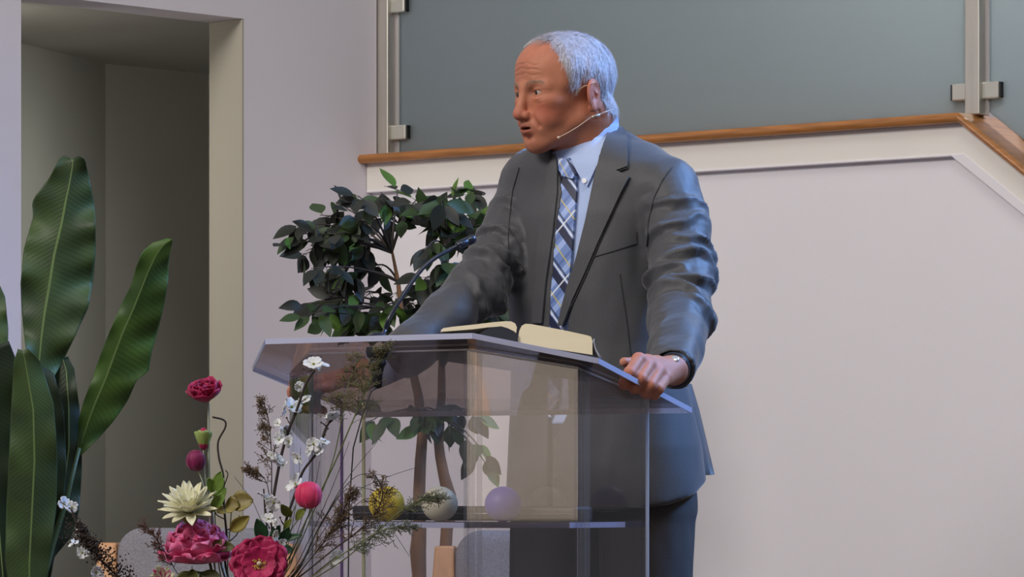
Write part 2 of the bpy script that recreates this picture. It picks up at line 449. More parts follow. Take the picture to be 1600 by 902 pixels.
# things on the shelf
def shelf_ball(px, col, rad, label, m_rough=.5):
    # a point of the shelf at mid depth whose sight line passes through px
    best = None
    for i in range(60):
        u = -.29 + .6 * i / 59; p = lp(u, .20, 0)
        x = 800 + FPX * p.x / p.y
        if best is None or abs(x - px) < best[0]: best = (abs(x - px), p)
    c = best[1]; c.z = SHZ + rad * .96
    q = MB(); q.sphere((0, 0, 0), (rad, rad, rad * .97), 28, 18)
    o = q.build('ball', mat('ball_skin', col, m_rough, var=.06, scale=12), None); o.location = c
    tag(o, label, 'ball', 'balls on the lectern shelf'); return o
shelf_ball(602, srgb(232, 205, 40), .0335, 'yellow ball on the clear lectern shelf, leftmost of three')
shelf_ball(686, srgb(226, 220, 190), .0335, 'cream ball on the clear lectern shelf, between the yellow and the lavender one')
shelf_ball(785, srgb(84, 76, 166), .0335, 'lavender ball on the clear lectern shelf, rightmost of three')
M['black'] = mat('black_leatherette', srgb(26, 25, 27), .5, var=.2, scale=30, bump=.2)
fo = empty('black_zip_case', lp(.02, .29, SHZ)); tag(fo, 'long flat black case lying on the lectern shelf behind the balls', 'case')
q = MB(); rz = Matrix.Rotation(-YAW, 3, 'Z')
q.box((0, 0, .0145), (.255, .030, .0135), rz); q.build('case_body', M['black'], fo, bevel=.006)
q = MB(); q.box(rz @ Vector((0, -.031, .0145)), (.25, .0012, .0012), rz); q.build('zip', mat('zip_metal', srgb(120, 120, 125), .3, metal=.8), fo)

# ------------------------------------------------------------------ open bible on the top
M['page'] = mat('page_paper', srgb(240, 228, 196), .7, var=.05, scale=20)
def page_edges():
    m_ = mat('page_block', srgb(238, 226, 194), .7)
    nt = m_.node_tree; tc = nt.nodes.new('ShaderNodeTexCoord'); wv = nt.nodes.new('ShaderNodeTexWave')
    wv.bands_direction = 'Z'; wv.inputs['Scale'].default_value = 260; wv.inputs['Distortion'].default_value = 1.5
    nt.links.new(tc.outputs['Object'], wv.inputs[0])
    mx = nt.nodes.new('ShaderNodeMix'); mx.data_type = 'RGBA'; mx.inputs[6].default_value = srgb(216, 200, 165); mx.inputs[7].default_value = srgb(246, 236, 208)
    nt.links.new(wv.outputs['Fac'], mx.inputs[0]); nt.links.new(mx.outputs[2], nt.nodes['Principled BSDF'].inputs['Base Color'])
    return m_
M['pedge'] = page_edges()
# spine runs from the near (camera) end to the speaker; book frame on the sloping top
bk_o = lp(.148, .085, 0); bk_o.z = topz(.085) + .001
import math as _m
bw = at(938, 548, 6.80) ; 
# ------------------------------------------------------------------ implicit-surface toolbox (numpy)
class Field:
    def __init__(s, lo, hi, h):
        s.lo = np.array(lo, float); s.h = h
        n = np.ceil((np.array(hi) - s.lo) / h).astype(int) + 1
        s.ax = [s.lo[i] + h * np.arange(n[i]) for i in range(3)]
        s.V = np.full(n, 9.0, np.float32)
    def sub(s, lo, hi):
        sl = []; 
        for i in range(3):
            a = int(max(0, math.floor((lo[i] - s.lo[i]) / s.h))); b = int(min(len(s.ax[i]), math.ceil((hi[i] - s.lo[i]) / s.h) + 1))
            if b <= a: return None, None
            sl.append(slice(a, b))
        X, Y, Z = np.meshgrid(s.ax[0][sl[0]], s.ax[1][sl[1]], s.ax[2][sl[2]], indexing='ij', sparse=True)
        return tuple(sl), (X, Y, Z)
    def put(s, sl, d, op, k):
        V = s.V[sl]
        if op == 'u':
            if k > 0:
                hh = np.maximum(k - np.abs(V - d), 0) / k; V = np.minimum(V, d) - hh * hh * k * .25
            else: V = np.minimum(V, d)
        else:
            d = -d
            if k > 0:
                hh = np.maximum(k - np.abs(V - d), 0) / k; V = np.maximum(V, d) + hh * hh * k * .25
            else: V = np.maximum(V, d)
        s.V[sl] = V
    def cone(s, a, b, r1, r2, k=0.01, op='u'):
        a = np.array(a, float); b = np.array(b, float); m = max(r1, r2) + k + 4 * s.h
        sl, P = s.sub(np.minimum(a, b) - m, np.maximum(a, b) + m)
        if sl is None: return
        ab = b - a; L2 = float(ab @ ab) + 1e-12
        t = np.clip(((P[0] - a[0]) * ab[0] + (P[1] - a[1]) * ab[1] + (P[2] - a[2]) * ab[2]) / L2, 0, 1)
        d = np.sqrt((P[0] - a[0] - t * ab[0]) ** 2 + (P[1] - a[1] - t * ab[1]) ** 2 + (P[2] - a[2] - t * ab[2]) ** 2) - (r1 + (r2 - r1) * t)
        s.put(sl, d.astype(np.float32), op, k)
    def chain(s, pts, rs, k=0.01, op='u'):
        for i in range(len(pts) - 1): s.cone(pts[i], pts[i + 1], rs[i], rs[i + 1], k, op)
    def ell(s, c, r, k=0.01, op='u', rot=None):
        c = np.array(c, float); r = np.array(r, float); m = r.max() + k + 4 * s.h
        sl, P = s.sub(c - m, c + m)
        if sl is None: return
        x, y, z = P[0] - c[0], P[1] - c[1], P[2] - c[2]
        if rot is not None:
            q = np.array(rot.to_3x3().transposed())
            x, y, z = (q[0, 0] * x + q[0, 1] * y + q[0, 2] * z, q[1, 0] * x + q[1, 1] * y + q[1, 2] * z, q[2, 0] * x + q[2, 1] * y + q[2, 2] * z)
        k0 = np.sqrt((x / r[0]) ** 2 + (y / r[1]) ** 2 + (z / r[2]) ** 2)
        k1 = np.sqrt((x / r[0] ** 2) ** 2 + (y / r[1] ** 2) ** 2 + (z / r[2] ** 2) ** 2) + 1e-9
        s.put(sl, (k0 * (k0 - 1) / k1).astype(np.float32), op, k)
    def mesh(s, iso=0.0):
        V = s.V - iso; inside = V < 0
        nx, ny, nz = V.shape
        cnt = np.zeros((nx - 1, ny - 1, nz - 1), np.float32); acc = np.zeros((nx - 1, ny - 1, nz - 1, 3), np.float32)
        cor = [(i, j, k) for i in (0, 1) for j in (0, 1) for k in (0, 1)]
        def cs(c): return V[c[0]:nx - 1 + c[0], c[1]:ny - 1 + c[1], c[2]:nz - 1 + c[2]]
        for a in cor:
            for ax in range(3):
                if a[ax]: continue
                b = list(a); b[ax] = 1
                va, vb = cs(a), cs(b); mk = (va < 0) != (vb < 0)
                idx = np.nonzero(mk)
                t = va[idx] / (va[idx] - vb[idx])
                p = np.zeros((len(t), 3), np.float32); p[:] = a; p[:, ax] = t
                acc[idx] += p; cnt[idx] += 1
        cell = np.nonzero(cnt)
        ids = np.full(cnt.shape, -1, np.int64); ids[cell] = np.arange(len(cell[0]))
        P = acc[cell] / cnt[cell][:, None] + np.stack(cell, 1)
        P = P * s.h + s.lo
        F = []
        for ax in range(3):
            o1, o2 = [(1, 2), (2, 0), (0, 1)][ax]
            lo = [0, 0, 0]; lo[o1] = 1; lo[o2] = 1
            A = inside[lo[0]:nx - 1, lo[1]:ny - 1, lo[2]:nz - 1]
            shp = [nx - 1, ny - 1, nz - 1]
            sl0 = [slice(lo[i], shp[i]) for i in range(3)]
            sl1 = list(sl0); sl1[ax] = slice(sl0[ax].start + 1, sl0[ax].stop + 1)
            a = inside[tuple(sl0)]; b = inside[tuple(sl1)]
            idx = np.nonzero(a != b); flip = a[idx]
            base = np.stack(idx, 1) + np.array(lo)
            def cid(d1, d2):
                c = base.copy(); c[:, o1] -= d1; c[:, o2] -= d2
                return ids[c[:, 0], c[:, 1], c[:, 2]]
            q = np.stack([cid(1, 1), cid(0, 1), cid(0, 0), cid(1, 0)], 1)
            q[~flip] = q[~flip][:, ::-1]
            F.append(q)
        F = np.concatenate(F); F = F[(F >= 0).all(1)]
        return P.astype(float), F

def relax(P, F, it=2, lam=0.5):
    e = np.concatenate([F[:, [0, 1]], F[:, [1, 2]], F[:, [2, 3]], F[:, [3, 0]]])
    for _ in range(it):
        S = np.zeros_like(P); C = np.zeros(len(P))
        for a, b in ((0, 1), (1, 0)):
            for d in range(3): S[:, d] += np.bincount(e[:, a], P[e[:, b], d], len(P))
            C += np.bincount(e[:, a], minlength=len(P))
        P = P + lam * (S / C[:, None] - P)
    return P

def vnormals(P, F):
    n = np.cross(P[F[:, 2]] - P[F[:, 0]], P[F[:, 3]] - P[F[:, 1]])
    N = np.zeros_like(P)
    for c in range(4):
        for d in range(3): N[:, d] += np.bincount(F[:, c], n[:, d], len(P))
    return N / (np.linalg.norm(N, axis=1)[:, None] + 1e-12)

def np_mesh(name, P, F, material, parent=None, col=None):
    me = bpy.data.meshes.new(name)
    me.from_pydata(P.tolist(), [], F.tolist()); me.update()
    me.polygons.foreach_set('use_smooth', [True] * len(me.polygons))
    for mm in (material if isinstance(material, (list, tuple)) else [material]): me.materials.append(mm)
    if col is not None:
        a = me.color_attributes.new('tint', 'FLOAT_COLOR', 'POINT')
        a.data.foreach_set('color', np.concatenate([col, np.ones((len(col), 1))], 1).astype(np.float32).ravel())
    o = bpy.data.objects.new(name, me); COL.objects.link(o)
    if parent is not None: o.parent = parent
    return o

def vnoise(P, scale, seed=0, octv=3):
    """smooth pseudo-noise from sums of sines, -1..1"""
    rs = np.random.RandomState(seed); out = np.zeros(len(P)); amp = 1.0; tot = 0
    for o in range(octv):
        for _ in range(4):
            k = rs.normal(size=3); k /= np.linalg.norm(k); ph = rs.rand() * 6.28
            out += amp * np.sin((P @ k) * scale * (0.7 + .6 * rs.rand()) * 6.28 + ph) * .5
        tot += amp; amp *= .5; scale *= 2.1
    return out / tot

def bvh_of(P, F): return BVHTree.FromPolygons(P.tolist(), F.tolist())

def drape(name, poly, bvhs, material, parent, off=0.003, thick=0.002, step=3.0, depth=(6.0, 9.0), uv=None, smooth_it=0, lift=None):
    """cut a cloth piece to an outline, lay it on a body surface as seen along the camera-side direction"""
    poly = [Vector((p[0], p[1])) for p in poly]
    b = []
    for i, p in enumerate(poly):
        q = poly[(i + 1) % len(poly)]; n = max(1, int((q - p).length / step))
        b += [p + (q - p) * (j / n) for j in range(n)]
    nb = len(b)
    xs = [p.x for p in poly]; ys = [p.y for p in poly]
    inner = []
    def inside(x, y):
        c = False; j = len(poly) - 1
        for i in range(len(poly)):
            a, d = poly[i], poly[j]
            if (a.y > y) != (d.y > y) and x < (d.x - a.x) * (y - a.y) / (d.y - a.y) + a.x: c = not c
            j = i
        return c
    y = min(ys)
    r = 0
    while y < max(ys):
        x = min(xs) + (step / 2 if r % 2 else 0)
        while x < max(xs):
            if inside(x, y) and min((Vector((x, y)) - p).length for p in b) > step * .55: inner.append(Vector((x, y)))
            x += step
        y += step * .87; r += 1
    pts = b + inner
    vs, es, fs, *_ = geometry.delaunay_2d_cdt(pts, [(i, (i + 1) % nb) for i in range(nb)], [tuple(range(nb))], 1, 1e-5)
    cam0 = Vector((0, 0, CAMZ)); P3 = []; N3 = []; last = None
    for v in vs:
        d = (at(v.x, v.y, 1.0) - cam0).normalized(); hit = None
        for bv in bvhs:
            h = bv.ray_cast(cam0, d)
            if h[0] is not None and (hit is None or h[3] < hit[3]): hit = h
        if hit is None:
            # nearest surface point to the sight line
            bestp = None
            for bv in bvhs:
                for yy in np.linspace(depth[0], depth[1], 30):
                    q = bv.find_nearest(at(v.x, v.y, yy))
                    if q[0] is not None and (bestp is None or q[3] < bestp[3]): bestp = q
            hit = (bestp[0], bestp[1], 0, 0)
        n = hit[1]
        if n.dot(d) > 0: n = -n
        l_ = lift(v) if lift else 0
        P3.append(hit[0] + n * off + (-d) * l_); N3.append(n)
    for _ in range(smooth_it):
        nbr = [[] for _ in P3]
        for f in fs:
            for i in range(len(f)): nbr[f[i]] += [f[i - 1], f[(i + 1) % len(f)]]
        P3 = [p * .5 + sum((P3[j] for j in nb_), Vector()) / len(nb_) * .5 if nb_ else p for p, nb_ in zip(P3, nbr)]
    n = len(P3)
    cnt = {}
    for f in fs:
        for i in range(len(f)):
            e = (f[i], f[(i + 1) % len(f)]); cnt[e] = 1
    F = [tuple(f) for f in fs] + [tuple(n + i for i in f)[::-1] for f in fs]
    for (a, b_) in list(cnt):
        if (b_, a) not in cnt: F.append((b_, a, n + a, n + b_))
    V = [p for p in P3] + [p - q * thick for p, q in zip(P3, N3)]
    o = mesh_obj(name, V, F, material, parent, True)
    if uv:
        ul = o.data.uv_layers.new(name='UVMap')
        co = [uv(v) for v in vs] * 2
        for l in o.data.loops: ul.data[l.index].uv = co[l.vertex_index]
    bm = bmesh.new(); bm.from_mesh(o.data); bmesh.ops.recalc_face_normals(bm, faces=bm.faces)
    for e in bm.edges:
        if len(e.link_faces) == 2 and e.calc_face_angle(0) > 1.0: e.smooth = False
    bm.to_mesh(o.data); bm.free()
    return o

# ------------------------------------------------------------------ the man : materials
M['skin'] = mat('skin', srgb(200, 140, 115), .56, spec=.35, attr='tint', var=.10, scale=55, bump=.12, bscale=320, sss=.12)
M['suit'] = mat('suit_wool', srgb(76, 76, 79), .55, var=.16, scale=420, bump=.12, bscale=700, sheen=.25, spec=.35)
M['lapel'] = M['suit']
M['trouser'] = mat('trouser_wool', srgb(70, 66, 64), .8, var=.15, scale=420, bump=.1, bscale=700, spec=.25)
M['shirt'] = mat('shirt_cotton', srgb(178, 196, 236), .7, var=.05, scale=300, bump=.1, bscale=500)
M['navy'] = mat('navy_lining', srgb(26, 30, 44), .6)
M['hair'] = mat('grey_hair', srgb(205, 200, 204), .5, var=.4, scale=90, stretch=(1, 1, .3), bump=.6, bscale=260)
M['eye'] = mat('eye_white', srgb(176, 164, 156), .2)
M['iris'] = mat('iris', srgb(52, 40, 34), .1)
M['leather'] = mat('black_leather', srgb(20, 18, 18), .3)

# ------------------------------------------------------------------ head (local frame: x forward, y to his left, z up, chin at 0)
HS = 1.0
hd = Field((-.135, -.105, -.13), (.140, .105, .26), .0017)
both = (1, -1)
hd.ell((-.012, 0, .148), (.097, .077, .080), 0)
hd.ell((.040, 0, .159), (.053, .060, .055), .03)
hd.ell((.036, 0, .112), (.056, .060, .065), .02)
hd.ell((.018, 0, .078), (.068, .056, .052), .02)
for s_ in both:
    hd.cone((.000, s_ * .053, .062), (.066, s_ * .018, .021), .013, .014, .022)     # jaw
    hd.ell((.060, s_ * .040, .098), (.026, .020, .018), .018)                        # cheekbone
    hd.ell((.062, s_ * .030, .065), (.026, .022, .022), .02)
hd.ell((.071, 0, .050), (.030, .034, .032), .018)                                   # muzzle
hd.ell((.074, 0, .018), (.021, .022, .019), .016)                                   # chin
hd.ell((.03, 0, .030), (.05, .040, .022), .02)
for s_ in both:
    hd.cone((.086, s_ * .010, .130), (.070, s_ * .046, .128), .010, .009, .014)     # brow ridge
    hd.ell((.102, s_ * .030, .1190), (.0175, .020, .0120), .011, 's')                 # socket
    hd.cone((.040, s_ * .056, .132), (.028, s_ * .060, .160), .010, .012, .02)      # temple
    hd.ell((.0735, s_ * .031, .1175), (.0152, .0170, .0150), .004)                  # lids over the eyeball
    hd.ell((.094, s_ * .0325, .1165), (.0130, .0175, .0040), .0012, 's')            # eye opening
    hd.ell((.0800, s_ * .030, .1035), (.009, .013, .004), .006)                     # bag under the eye
hd.cone((.093, 0, .124), (.109, 0, .084), .0072, .0100, .012)                       # nose bridge
hd.ell((.1110, 0, .0765), (.0115, .0115, .0100), .008)                              # nose tip
for s_ in both: hd.ell((.099, s_ * .0130, .0735), (.0115, .0075, .0080), .006)      # wings
hd.cone((.102, 0, .070), (.097, 0, .064), .004, .004, .006)
for s_ in both: hd.ell((.1025, s_ * .0068, .0655), (.0055, .0030, .0035), .002, 's')
hd.cone((.1005, 0, .0545), (.087, .022, .0500), .0052, .0035, .005); hd.cone((.1005, 0, .0545), (.087, -.022, .0500), .0052, .0035, .005)
hd.cone((.0975, 0, .0420), (.086, .020, .0465), .0062, .0035, .005); hd.cone((.0975, 0, .0420), (.086, -.020, .0465), .0062, .0035, .005)
hd.ell((.101, 0, .0490), (.0150, .0170, .0026), .0015, 's')                          # parted mouth
hd.ell((.096, 0, .0315), (.008, .018, .005), .008, 's')                             # hollow under the lip
for s_ in both:                                                                      # fold from nose to mouth
    hd.cone((.098, s_ * .020, .074), (.085, s_ * .031, .052), .0002, .0001, .012, 's')
    er = Matrix.Rotation(s_ * R(30), 3, 'Z') @ Matrix.Rotation(R(-10), 3, 'Y')
    E0 = Vector((-.012, s_ * .083, .103))
    def ep(a, b, c): return E0 + er @ Vector((a, s_ * b, c))
    hd.ell(ep(0, 0, 0), (.0262, .0060, .0300), .006, 'u', er)           # ear
    hd.ell(ep(-.003, .001, .012), (.0250, .0065, .0190), .005, 'u', er)
    hd.ell(ep(.003, .0052, -.004), (.0100, .0050, .0115), .004, 's', er)
    hd.ell(ep(-.002, .0072, .014), (.0125, .0040, .0085), .004, 's', er)
    hd.ell(ep(-.013, .0078, .002), (.0030, .0030, .0160), .003, 's', er)
    hd.ell(ep(.013, .002, -.004), (.0050, .0045, .0065), .003)           # tragus
    hd.ell(ep(.004, .000, -.027), (.0100, .0055, .0085), .005)            # lobe
# world placement of the head: turned to his right and tipped forward
HY = R(55); HPI = R(6)
HF0 = Vector((-math.sin(HY), -math.cos(HY), 0)); HL = Vector((math.cos(HY), -math.sin(HY), 0))
HF = HF0 * math.cos(HPI) - up * math.sin(HPI); HU = up * math.cos(HPI) + HF0 * math.sin(HPI)
HO = at(880, 236, 7.56) + up * .11 - HU * .11
def h2w(p): return HO + HF * p[0] + HL * p[1] + HU * p[2]
def w2h(p):
    d = Vector(p) - HO; return (d.dot(HF), d.dot(HL), d.dot(HU))
Hm = np.array([list(HF), list(HL), list(HU)])
# neck, in head coordinates
nk_t = w2h(at(915, 185, 7.575)); nk_b = w2h(at(902, 285, 7.62))
hd.cone(nk_t, nk_b, .0590, .0660, .020)
hP, hF = hd.mesh(); hP = relax(hP, hF, 1, .3)
hN = vnormals(hP, hF)
wk = np.zeros(len(hP))
for z0_, a_ in ((.153, .0011), (.163, .0013), (.173, .0009)):
    zz = hP[:, 2] - z0_ - .003 * np.cos(hP[:, 1] * 70) - .0012 * np.sin(hP[:, 1] * 190 + z0_ * 900)
    wk += a_ * np.exp(-(zz / .0017) ** 2) * np.clip((.047 - np.abs(hP[:, 1])) / .012, 0, 1) * (hP[:, 0] > .05)
for z0_, y0_ in ((.094, .038), (.099, .034)):
    zz = hP[:, 2] - z0_ - .25 * np.abs(np.abs(hP[:, 1]) - y0_)
    wk += .0008 * np.exp(-(zz / .0018) ** 2) * np.exp(-((np.abs(hP[:, 1]) - y0_) / .014) ** 2) * (hP[:, 0] > .05)
hP = hP - hN * wk[:, None]; hN = vnormals(hP, hF)
# feature colours of the skin, plus socket shade painted at the inner eye corners
def gauss(P, c, r): return np.exp(-(((P - np.array(c)) / np.array(r)) ** 2).sum(1))
base = np.array(srgb(186, 120, 92)[:3]); hC = np.tile(base, (len(hP), 1))
def tint(col, wgt):
    global hC
    wgt = np.clip(wgt, 0, 1)[:, None]; hC = hC * (1 - wgt) + np.array(srgb(*col)[:3]) * wgt
A = hP * np.array([1, 1, 1]); Ab = A.copy(); Ab[:, 1] = np.abs(Ab[:, 1])
tint((176, 84, 66), .6 * gauss(Ab, (.075, .045, .078), (.04, .022, .022)))
tint((184, 96, 80), .5 * gauss(Ab, (.115, .0, .078), (.02, .02, .014)))
tint((196, 98, 80), .5 * gauss(Ab, (-.015, .092, .105), (.03, .014, .035)))
tint((196, 122, 100), .5 * gauss(Ab, (.06, .0, .20), (.05, .06, .03)))
tint((140, 66, 58), .9 * gauss(Ab, (.100, .0, .0545), (.014, .020, .0042)))
tint((146, 70, 62), .95 * gauss(Ab, (.098, .0, .0425), (.014, .018, .0048)))
tint((60, 26, 24), 1.2 * gauss(Ab, (.094, .0, .0490), (.012, .016, .0024)))
tint((160, 104, 82), .35 * gauss(Ab, (.075, .0, .03), (.05, .05, .025)))
tint((140, 98, 76), .5 * gauss(Ab, (.088, .028, .1335), (.02, .018, .0038)))
tint((90, 52, 42), .8 * gauss(Ab, (.088, .033, .1215), (.014, .017, .0016)))
tint((120, 66, 52), .6 * gauss(Ab, (.09, .017, .122), (.014, .010, .010)))  # eye socket shade painted into the skin colour
hPw = hP @ Hm + np.array(HO)

# ------------------------------------------------------------------ hands
def hand(palm, wrist, fingers, thumb, lo, hi, h=.0018):
    f = Field(lo, hi, h)
    f.chain([wrist[0], wrist[1]], [.030, .026], .01)
    for a, b, r1, r2 in palm: f.cone(a, b, r1, r2, .010)
    for ch, rs in fingers:
        g = Field(lo, hi, h); g.chain(ch, rs, .004); f.put((slice(None),) * 3, g.V, 'u', .0045)
    g = Field(lo, hi, h); g.chain(thumb[0], thumb[1], .005); f.put((slice(None),) * 3, g.V, 'u', .005)
    P, F = f.mesh(); return relax(P, F, 4, .5), F
# left hand: over the right-hand edge of the top
k_ = [at(998, 562, 6.985), at(1014, 571, 6.995), at(1029, 581, 7.005), at(1040, 591, 7.015)]
p_ = [at(984, 583, 6.935), at(1001, 592, 6.945), at(1016, 602, 6.955), at(1029, 608, 6.968)]
t_ = [at(975, 600, 6.945), at(992, 607, 6.955), at(1009, 614, 6.965), at(1022, 617, 6.978)]
e_ = [at(984, 603, 6.975), at(998, 609, 6.985), at(1013, 616, 6.993), at(1025, 618, 7.000)]
wr0 = at(1052, 578, 7.085); wr1 = at(1057, 567, 7.15)
pal = [(wr0, k, .019, .0110) for k in k_] + [(k_[0], k_[3], .0105, .0100), ((k_[0] + wr0) / 2, (k_[3] + wr0) / 2, .0155, .0150), (k_[0].lerp(wr0, .25), k_[3].lerp(wr0, .25), .0128, .0122), (k_[0].lerp(wr0, .75), k_[3].lerp(wr0, .75), .017, .0165)]
fing = [([k, p, t, e], [.0118, .0114, .0106, .0086]) for k, p, t, e in zip(k_, p_, t_, e_)]
fing[3] = (fing[3][0], [.0108, .0100, .0094, .0080])
th = ([at(1012, 571, 7.04), at(988, 568, 7.03), at(975, 566, 7.012)], [.013, .0105, .0088])
lo = np.min([list(v) for v in k_ + p_ + e_ + t_ + [wr1] + th[0]], 0) - .04; hi = np.max([list(v) for v in k_ + p_ + e_ + [wr1] + th[0]], 0) + .04
LHp, LHf = hand(pal, (wr0, wr1), fing, th, lo, hi)
# right hand: over the left-hand edge, seen through the top
ex = lp(-.405, .30, topz(.30))
def rh(u, v, z): return lp(-.386 + u, .375 + v, topz(.375) + z)
k_ = [rh(.015, -.075 + .024 * i - .0, .022 + .002 * (1.5 - abs(i - 1.5))) for i in range(4)]
p_ = [rh(-.014, -.085 + .024 * i, .006) for i in range(4)]
t_ = [rh(-.014, -.085 + .024 * i, -.024) for i in range(4)]
e_ = [rh(.004, -.083 + .024 * i, -.030) for i in range(4)]
wr0r = rh(.080, .030, .040); wr1r = rh(.125, .075, .070)
pal = [(wr0r, k, .019, .011) for k in k_] + [(k_[0], k_[3], .0095, .0095)]
fing = [([k, p, t, e], [.0110, .0102, .0095, .0080]) for k, p, t, e in zip(k_, p_, t_, e_)]
th = ([rh(.062, -.010, .030), rh(.055, -.060, .014), rh(.048, -.085, .011)], [.013, .0105, .0088])
allp = k_ + p_ + e_ + t_ + [wr1r] + th[0]
lo = np.min([list(v) for v in allp], 0) - .04; hi = np.max([list(v) for v in allp], 0) + .04
RHp, RHf = hand(pal, (wr0r, wr1r), fing, th, lo, hi)

# ------------------------------------------------------------------ torso frame
TY = R(30)
TF = Vector((-math.sin(TY), -math.cos(TY), 0)); TL = Vector((math.cos(TY), -math.sin(TY), 0))
TZ = 7.60
def zof(py, d=TZ): return CAMZ + (HOR - py) / FPX * d
# rows: image y, image x of the axis, half width, half depth
rows_ = [(220, 905, .075, .062), (245, 915, .135, .080), (262, 925, .168, .095), (290, 934, .180, .108), (340, 932, .178, .120), (400, 927, .172, .124),
         (470, 925, .168, .124), (540, 930, .170, .124), (620, 938, .182, .132), (700, 945, .196, .142), (800, 948, .206, .148), (830, 948, .206, .148)]
rz_ = np.array([zof(r[0]) for r in rows_])[::-1]; rx_ = np.array([(r[1] - 800) / FPX * TZ for r in rows_])[::-1]
ra_ = np.array([r[2] for r in rows_])[::-1]; rb_ = np.array([r[3] for r in rows_])[::-1]
def torso(f, grow=0.0, zlo=.90, k=0.0, zhi=9):
    sl, P = f.sub((-9, 0, -9), (9, 99, 99))
    Z = P[2]
    cx = np.interp(Z, rz_, rx_); a = np.interp(Z, rz_, ra_) + grow; b = np.interp(Z, rz_, rb_) + grow
    dx = P[0] - cx; dy = P[1] - TZ
    s_ = dx * TL.x + dy * TL.y; t_ = dx * TF.x + dy * TF.y
    nrm = (np.abs(s_ / a) ** 2.4 + np.abs(t_ / b) ** 2.4) ** (1 / 2.4)
    d = (nrm - 1) * np.minimum(a, b)
    # the hem rises a little towards the right side
    if zlo == .90: zlo = np.interp(P[0], [.20, .30, .36, .395], [.902, .915, .938, .975])
    d = np.maximum(d, zlo - Z); d = np.maximum(d, Z - min(zhi, rz_[-1]))
    f.put(sl, d.astype(np.float32), 'u', k)
armL = [at(1042, 300, 7.500), at(1058, 360, 7.46), at(1064, 430, 7.40), at(1062, 500, 7.32), at(1056, 545, 7.21), at(1051, 578, 7.105)]
rL = [.066, .062, .062, .060, .051, .040]
armR = [at(832, 292, 7.70), at(812, 340, 7.66), at(782, 400, 7.60), at(745, 452, 7.53), at(698, 497, 7.46), at(645, 543, 7.40), at(590, 575, 7.37), at(548, 600, 7.36)]
armR[-1] = rh(.118, .068, .066); armR[-2] = (armR[-1] + armR[-3]) / 2 
rR = [.064, .062, .058, .056, .050, .046, .044, .040]
jk = Field((-.42, 7.05, .85), (.55, 7.86, 1.72), .0045)
torso(jk)
# chest, shoulders
jk.cone(at(900, 262, 7.60), at(1030, 292, 7.52), .052, .058, .05)
jk.cone(at(900, 258, 7.62), at(838, 285, 7.68), .050, .056, .05)
jk.cone(at(950, 222, 7.64), at(1000, 262, 7.58), .030, .050, .05)
jk.cone(at(868, 246, 7.68), at(840, 268, 7.69), .030, .045, .04)
jk.chain([np.array(p) for p in armL], rL, .016)
jk.chain([np.array(p) for p in armR], rR, .016)
# clean sleeve ends
def cut_end(f, p, q, r):
    """remove the round cap beyond p in the direction q->p"""
    p = np.array(p); d = p - np.array(q); d /= np.linalg.norm(d)
    sl, P = f.sub(p - .09, p + .09)
    a = (P[0] - p[0]) * d[0] + (P[1] - p[1]) * d[1] + (P[2] - p[2]) * d[2]
    rr = np.sqrt((P[0] - p[0]) ** 2 + (P[1] - p[1]) ** 2 + (P[2] - p[2]) ** 2) - .088
    f.put(sl, np.maximum(-a, rr).astype(np.float32), 's', 0)
    g = p - d * .0
    f.cone(g + d * .02, g - d * .03, r, r, .002, 's')          # hollow the cuff
cut_end(jk, armL[-1], armL[-2], .034)
cut_end(jk, armR[-1], armR[-2], .032)
shirtP, shirtF = None, None
# front opening: pixel-space edges of the V turned into a wedge in the torso frame
def tfs(px, py, dep):
    p = at(px, py, dep); return (p - Vector((0, TZ, 0))).dot(TL), p.z
vl = [(846, 225, 7.54), (862, 250, 7.53), (866, 275, 7.50), (868, 300, 7.49), (858, 360, 7.48), (848, 430, 7.47), (841, 505, 7.47), (838, 600, 7.47), (836, 680, 7.46)]
vr = [(962, 195, 7.58), (951, 240, 7.53), (932, 310, 7.50), (912, 380, 7.48), (893, 450, 7.47), (879, 510, 7.47), (876, 560, 7.47), (874, 640, 7.46), (846, 690, 7.46)]
zl = np.array([tfs(*p)[1] for p in vl])[::-1]; sl_ = np.array([tfs(*p)[0] for p in vl])[::-1]
zr = np.array([tfs(*p)[1] for p in vr])[::-1]; sr_ = np.array([tfs(*p)[0] for p in vr])[::-1]
X, Y, Z = np.meshgrid(*jk.ax, indexing='ij', sparse=True)
S = X * TL.x + (Y - TZ) * TL.y; Tt = X * TF.x + (Y - TZ) * TF.y
e0 = np.interp(Z, zl, sl_); e1 = np.interp(Z, zr, sr_)
Cx = np.interp(Z, rz_, rx_); front = (X - Cx) * TF.x + (Y - TZ) * TF.y
wedge = np.maximum(np.maximum(e0 - S, S - e1), 0.0 - front)
full = jk.V.copy()
jk.V = np.maximum(jk.V, -np.maximum(wedge, -(full + np.interp(Z, [zof(300), zof(270)], [.016, .06])))).astype(np.float32)
fk_ = Field.__new__(Field); fk_.lo = jk.lo; fk_.h = jk.h; fk_.ax = jk.ax; fk_.V = full
fP, fF = fk_.mesh(); fP = relax(fP, fF, 2, .5); fb = bvh_of(fP, fF)
jP, jF = jk.mesh(); jP = relax(jP, jF, 2, .5)
jN = vnormals(jP, jF)
